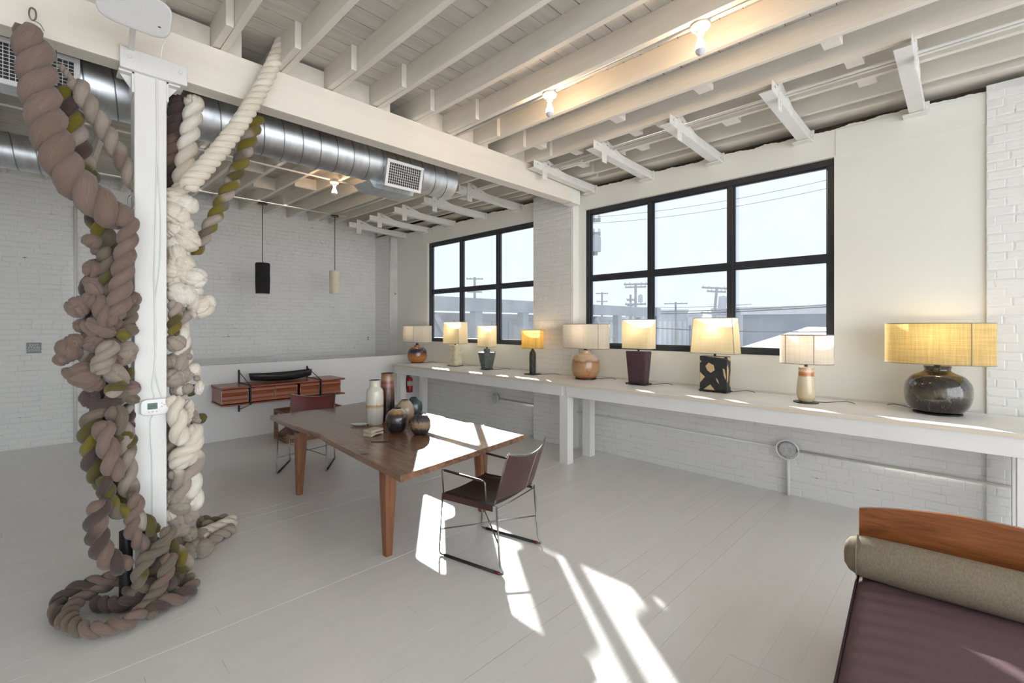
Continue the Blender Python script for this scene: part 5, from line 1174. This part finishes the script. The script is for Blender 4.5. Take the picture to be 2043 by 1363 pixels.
def bld(u0, u1, vtop, dist, mat, label, wins, d=8):
    a, b = far(u0, dist), far(u1, dist); c = (a + b) / 2; w = (a - b).length; t = depth(c); h = CAM_H + (HY - vtop) / FPX * t - GZ
    c2 = c + c.normalized() * d / 2
    return building((c2.x, c2.y), (w, d, h), facing(c), mat, label, wins)
bld(1312, 1372, 622, 90, 'ext_mid', 'grey panelled warehouse with tall light strips seen behind the plum lamp', (6, 1))
bld(1372, 1400, 630, 80, 'ext_light', 'small white flat roofed building left of the leaning pole', (3, 1))
bld(1420, 1458, 620, 85, 'ext_mid', 'pale blue grey office block right of the leaning pole', (5, 2))
bld(1455, 1560, 616, 120, 'ext_mid', 'long pale office block on the skyline', (9, 3), 14)
bld(1482, 1690, 627, 46, 'ext_dark', 'large dark flat fronted warehouse across the street', (), 16)
bld(1248, 1310, 620, 75, 'ext_mid', 'grey commercial building beside the pavilion', (6, 2))
bld(1560, 1720, 612, 170, 'ext_light', 'row of white buildings on the far rise', (12, 2), 20)
bld(1690, 1900, 622, 60, 'ext_mid', 'grey building past the window edge', (6, 2))
# white gable roofed house nearer
hs = thing('building', 'low house with white pitched roof in front of the dark warehouse', 'building', (0, 0, 0), 0, 'buildings beyond the street')
p = far(1690, 24); hs.location = (p.x, p.y, GZ); hs.rotation_euler = (0, 0, facing(p) + R(12))
MB().box(-5, 5, 0, 9, 0, 4.2).build('walls', 'ext_light', hs)
MB().add([(-5.5, -.5, 4.2), (5.5, -.5, 4.2), (5.5, 9.5, 4.2), (-5.5, 9.5, 4.2), (0, -.5, 6.2), (0, 9.5, 6.2)], [(0, 1, 4), (2, 3, 5), (1, 2, 5, 4), (3, 0, 4, 5), (3, 2, 1, 0)]).build('roof', 'ext_roof', hs)
for x in (-3, 0, 3): MB().box(x - .5, x + .5, -.06, .02, 1.6, 3.0).build('window', 'ext_dark', hs)
# neighbouring flat roof below the sill, with gravel
nr = thing('neighbour_roof', 'low gravel covered flat roof just below the windows', 'roof', (9.2, 2.6, GZ))
MB().box(-2.2, 2.2, -3.5, 4.6, 0, GZ * -1 + .35).build('walls', 'ext_light', nr); MB().box(-2.2, 2.2, -3.5, 4.6, -GZ + .35, -GZ + .42).build('gravel_bed', 'gravel', nr)
for q in ((-2.3, -2.1, -3.5, 4.6), (2.1, 2.3, -3.5, 4.6), (-2.1, 2.1, 4.5, 4.7), (-2.1, 2.1, -3.6, -3.4)): MB().box(*q, -GZ + .40, -GZ + .62).build('parapet', 'ext_light', nr)
# pavilion with deep fascia, columns and braces
pv = thing('pavilion', 'grey steel and glass pavilion with deep fascia and braced columns', 'building', (0, 0, GZ))
za, zb = 2.12 - GZ, 2.52 - GZ
MB().box(6.8, 21.0, 10.6, 10.9, za, zb).build('fascia', 'ext_grey', pv); MB().box(6.8, 21.0, 10.9, 17, zb - .12, zb).build('roof', 'ext_grey', pv)
for x in (7.4, 9.2, 11.3, 14.2, 17.2, 20.6): MB().box(x, x + .28, 10.62, 10.88, 0, za).build('column', 'ext_grey', pv)
for x in (9.35, 14.3, 17.3, 20.7): MB().bar((x - 1.6, 10.75, za - .1), (x - .1, 10.75, za - 2.4), .16, .16).build('brace', 'ext_grey', pv)
MB().box(6.8, 21.0, 12.4, 12.5, 0, za).build('rear_wall', 'ext_light', pv)
for i in range(16):
    x = 7.2 + i * .86; MB().box(x, x + .78, 12.34, 12.40, za - 3.0, za - .25).build('window', 'ext_glass', pv)
for z in (za - .9, za - 1.8): MB().bar((6.9, 10.75, z), (20.8, 10.75, z), .05, .05).build('rail', 'ext_grey', pv)
rebase(pv, (13.9, 13.5, GZ))
for c in pv.children: c.location.z += GZ
# poles and wires
def upole(u, vtop, dist, arms, label, tilt=0, can=None, thick=.13):
    p = far(u, dist); t_ = depth(p); zt = CAM_H + (HY - vtop) / FPX * t_ - GZ
    t = thing('utility_pole', label, 'utility pole', (p.x, p.y, GZ), facing(p), 'utility poles outside'); t.rotation_euler = (0, R(tilt), facing(p))
    MB().tube([(0, 0, 0), (0, 0, zt)], [thick * 1.25, thick * .8], 10).build('shaft', 'pole_wood', t, smooth='auto')
    for dv, hwid in arms:
        z = zt - dv; a = MB().box(-hwid, hwid, -.07, -.01, z - .07, z + .07).build('crossarm', 'pole_wood', t)
        for x in (-.9, -.5, .5, .9): MB().lathe([(.05, .07), (.05, .16), (.02, .2)], 8, closed_top=True, c=(x * hwid, -.04, z)).build('insulator', 'ext_light', a)
    if can:
        for (dx, dv, cr) in can: MB().lathe([(cr, zt - dv - cr * 3), (cr, zt - dv), (cr * .3, zt - dv + .1)], 16, closed_top=True, c=(dx, -.2, 0)).build('transformer', 'ext_mid', t, smooth='auto')
    return t
upole(1268, 565, 42, ((.1, 1.0), (.35, .9), (1.85, .9)), 'two armed utility pole between the peach and plum lamps', 0, ((.4, 1.1, .2),))
upole(1258, 588, 44, ((.5, .35), (1.0, .3), (1.6, .3)), 'short slim utility pole close to the two armed pole', 0)
upole(1410, 573, 40, ((.08, 1.1), (.35, .7), (2.1, 1.0)), 'leaning utility pole with a hanging transformer', 4.5, ((.5, .75, .3),))
upole(1201, 583, 70, ((.2, .9), (1.4, .8), (2.6, .8)), 'distant slim utility pole above the pavilion roof', 0, None, .16)
upole(1348, 603, 66, ((.2, 1.5),), 'small distant utility pole over the grey warehouse', 0, None, .16)
upole(947, 553, 50, ((.2, .9), (1.6, .8)), 'utility pole rising behind the pavilion in the farther window', 0, None, .16)
upole(1170, 424, 17, ((.3, .5), (.8, .5), (1.5, .4)), 'close utility pole with transformer at the window frame edge', 0, ((.34, .95, .17),), .10)
def wire(a, b, sag, label, r=.018):
    a, b = Vector(a), Vector(b); pts = [a.lerp(b, k / 24) + Vector((0, 0, -sag * 4 * (k / 24) * (1 - k / 24))) for k in range(25)]
    o = MB().tube(pts, r, 6).build('power_line', 'rubber', smooth=True); tag(o, label, 'wire', 'power lines outside')
def wp(u, v, dist): p = far(u, dist); return (p.x, p.y, CAM_H + (HY - v) / FPX * depth(p))
wire(wp(1120, 619, 30), wp(1760, 600, 26), .25, 'upper and thinner of two dark power lines across the lower panes')
wire(wp(1120, 624, 30), wp(1760, 604, 26), .25, 'lower and thicker of two dark power lines across the lower panes', .026)
wire(wp(1100, 602, 44), wp(1500, 607, 40), .4, 'thin power line strung from the leaning pole')
wire(wp(1280, 653, 20), wp(1780, 660, 18), .1, 'low power line passing in front of the dark warehouse')
wire(wp(1120, 448, 17), wp(1800, 340, 15), .3, 'lower of two thin power lines high across the upper panes', .006)
wire(wp(1120, 436, 17), wp(1800, 322, 15), .3, 'upper of two thin power lines high across the upper panes', .006)
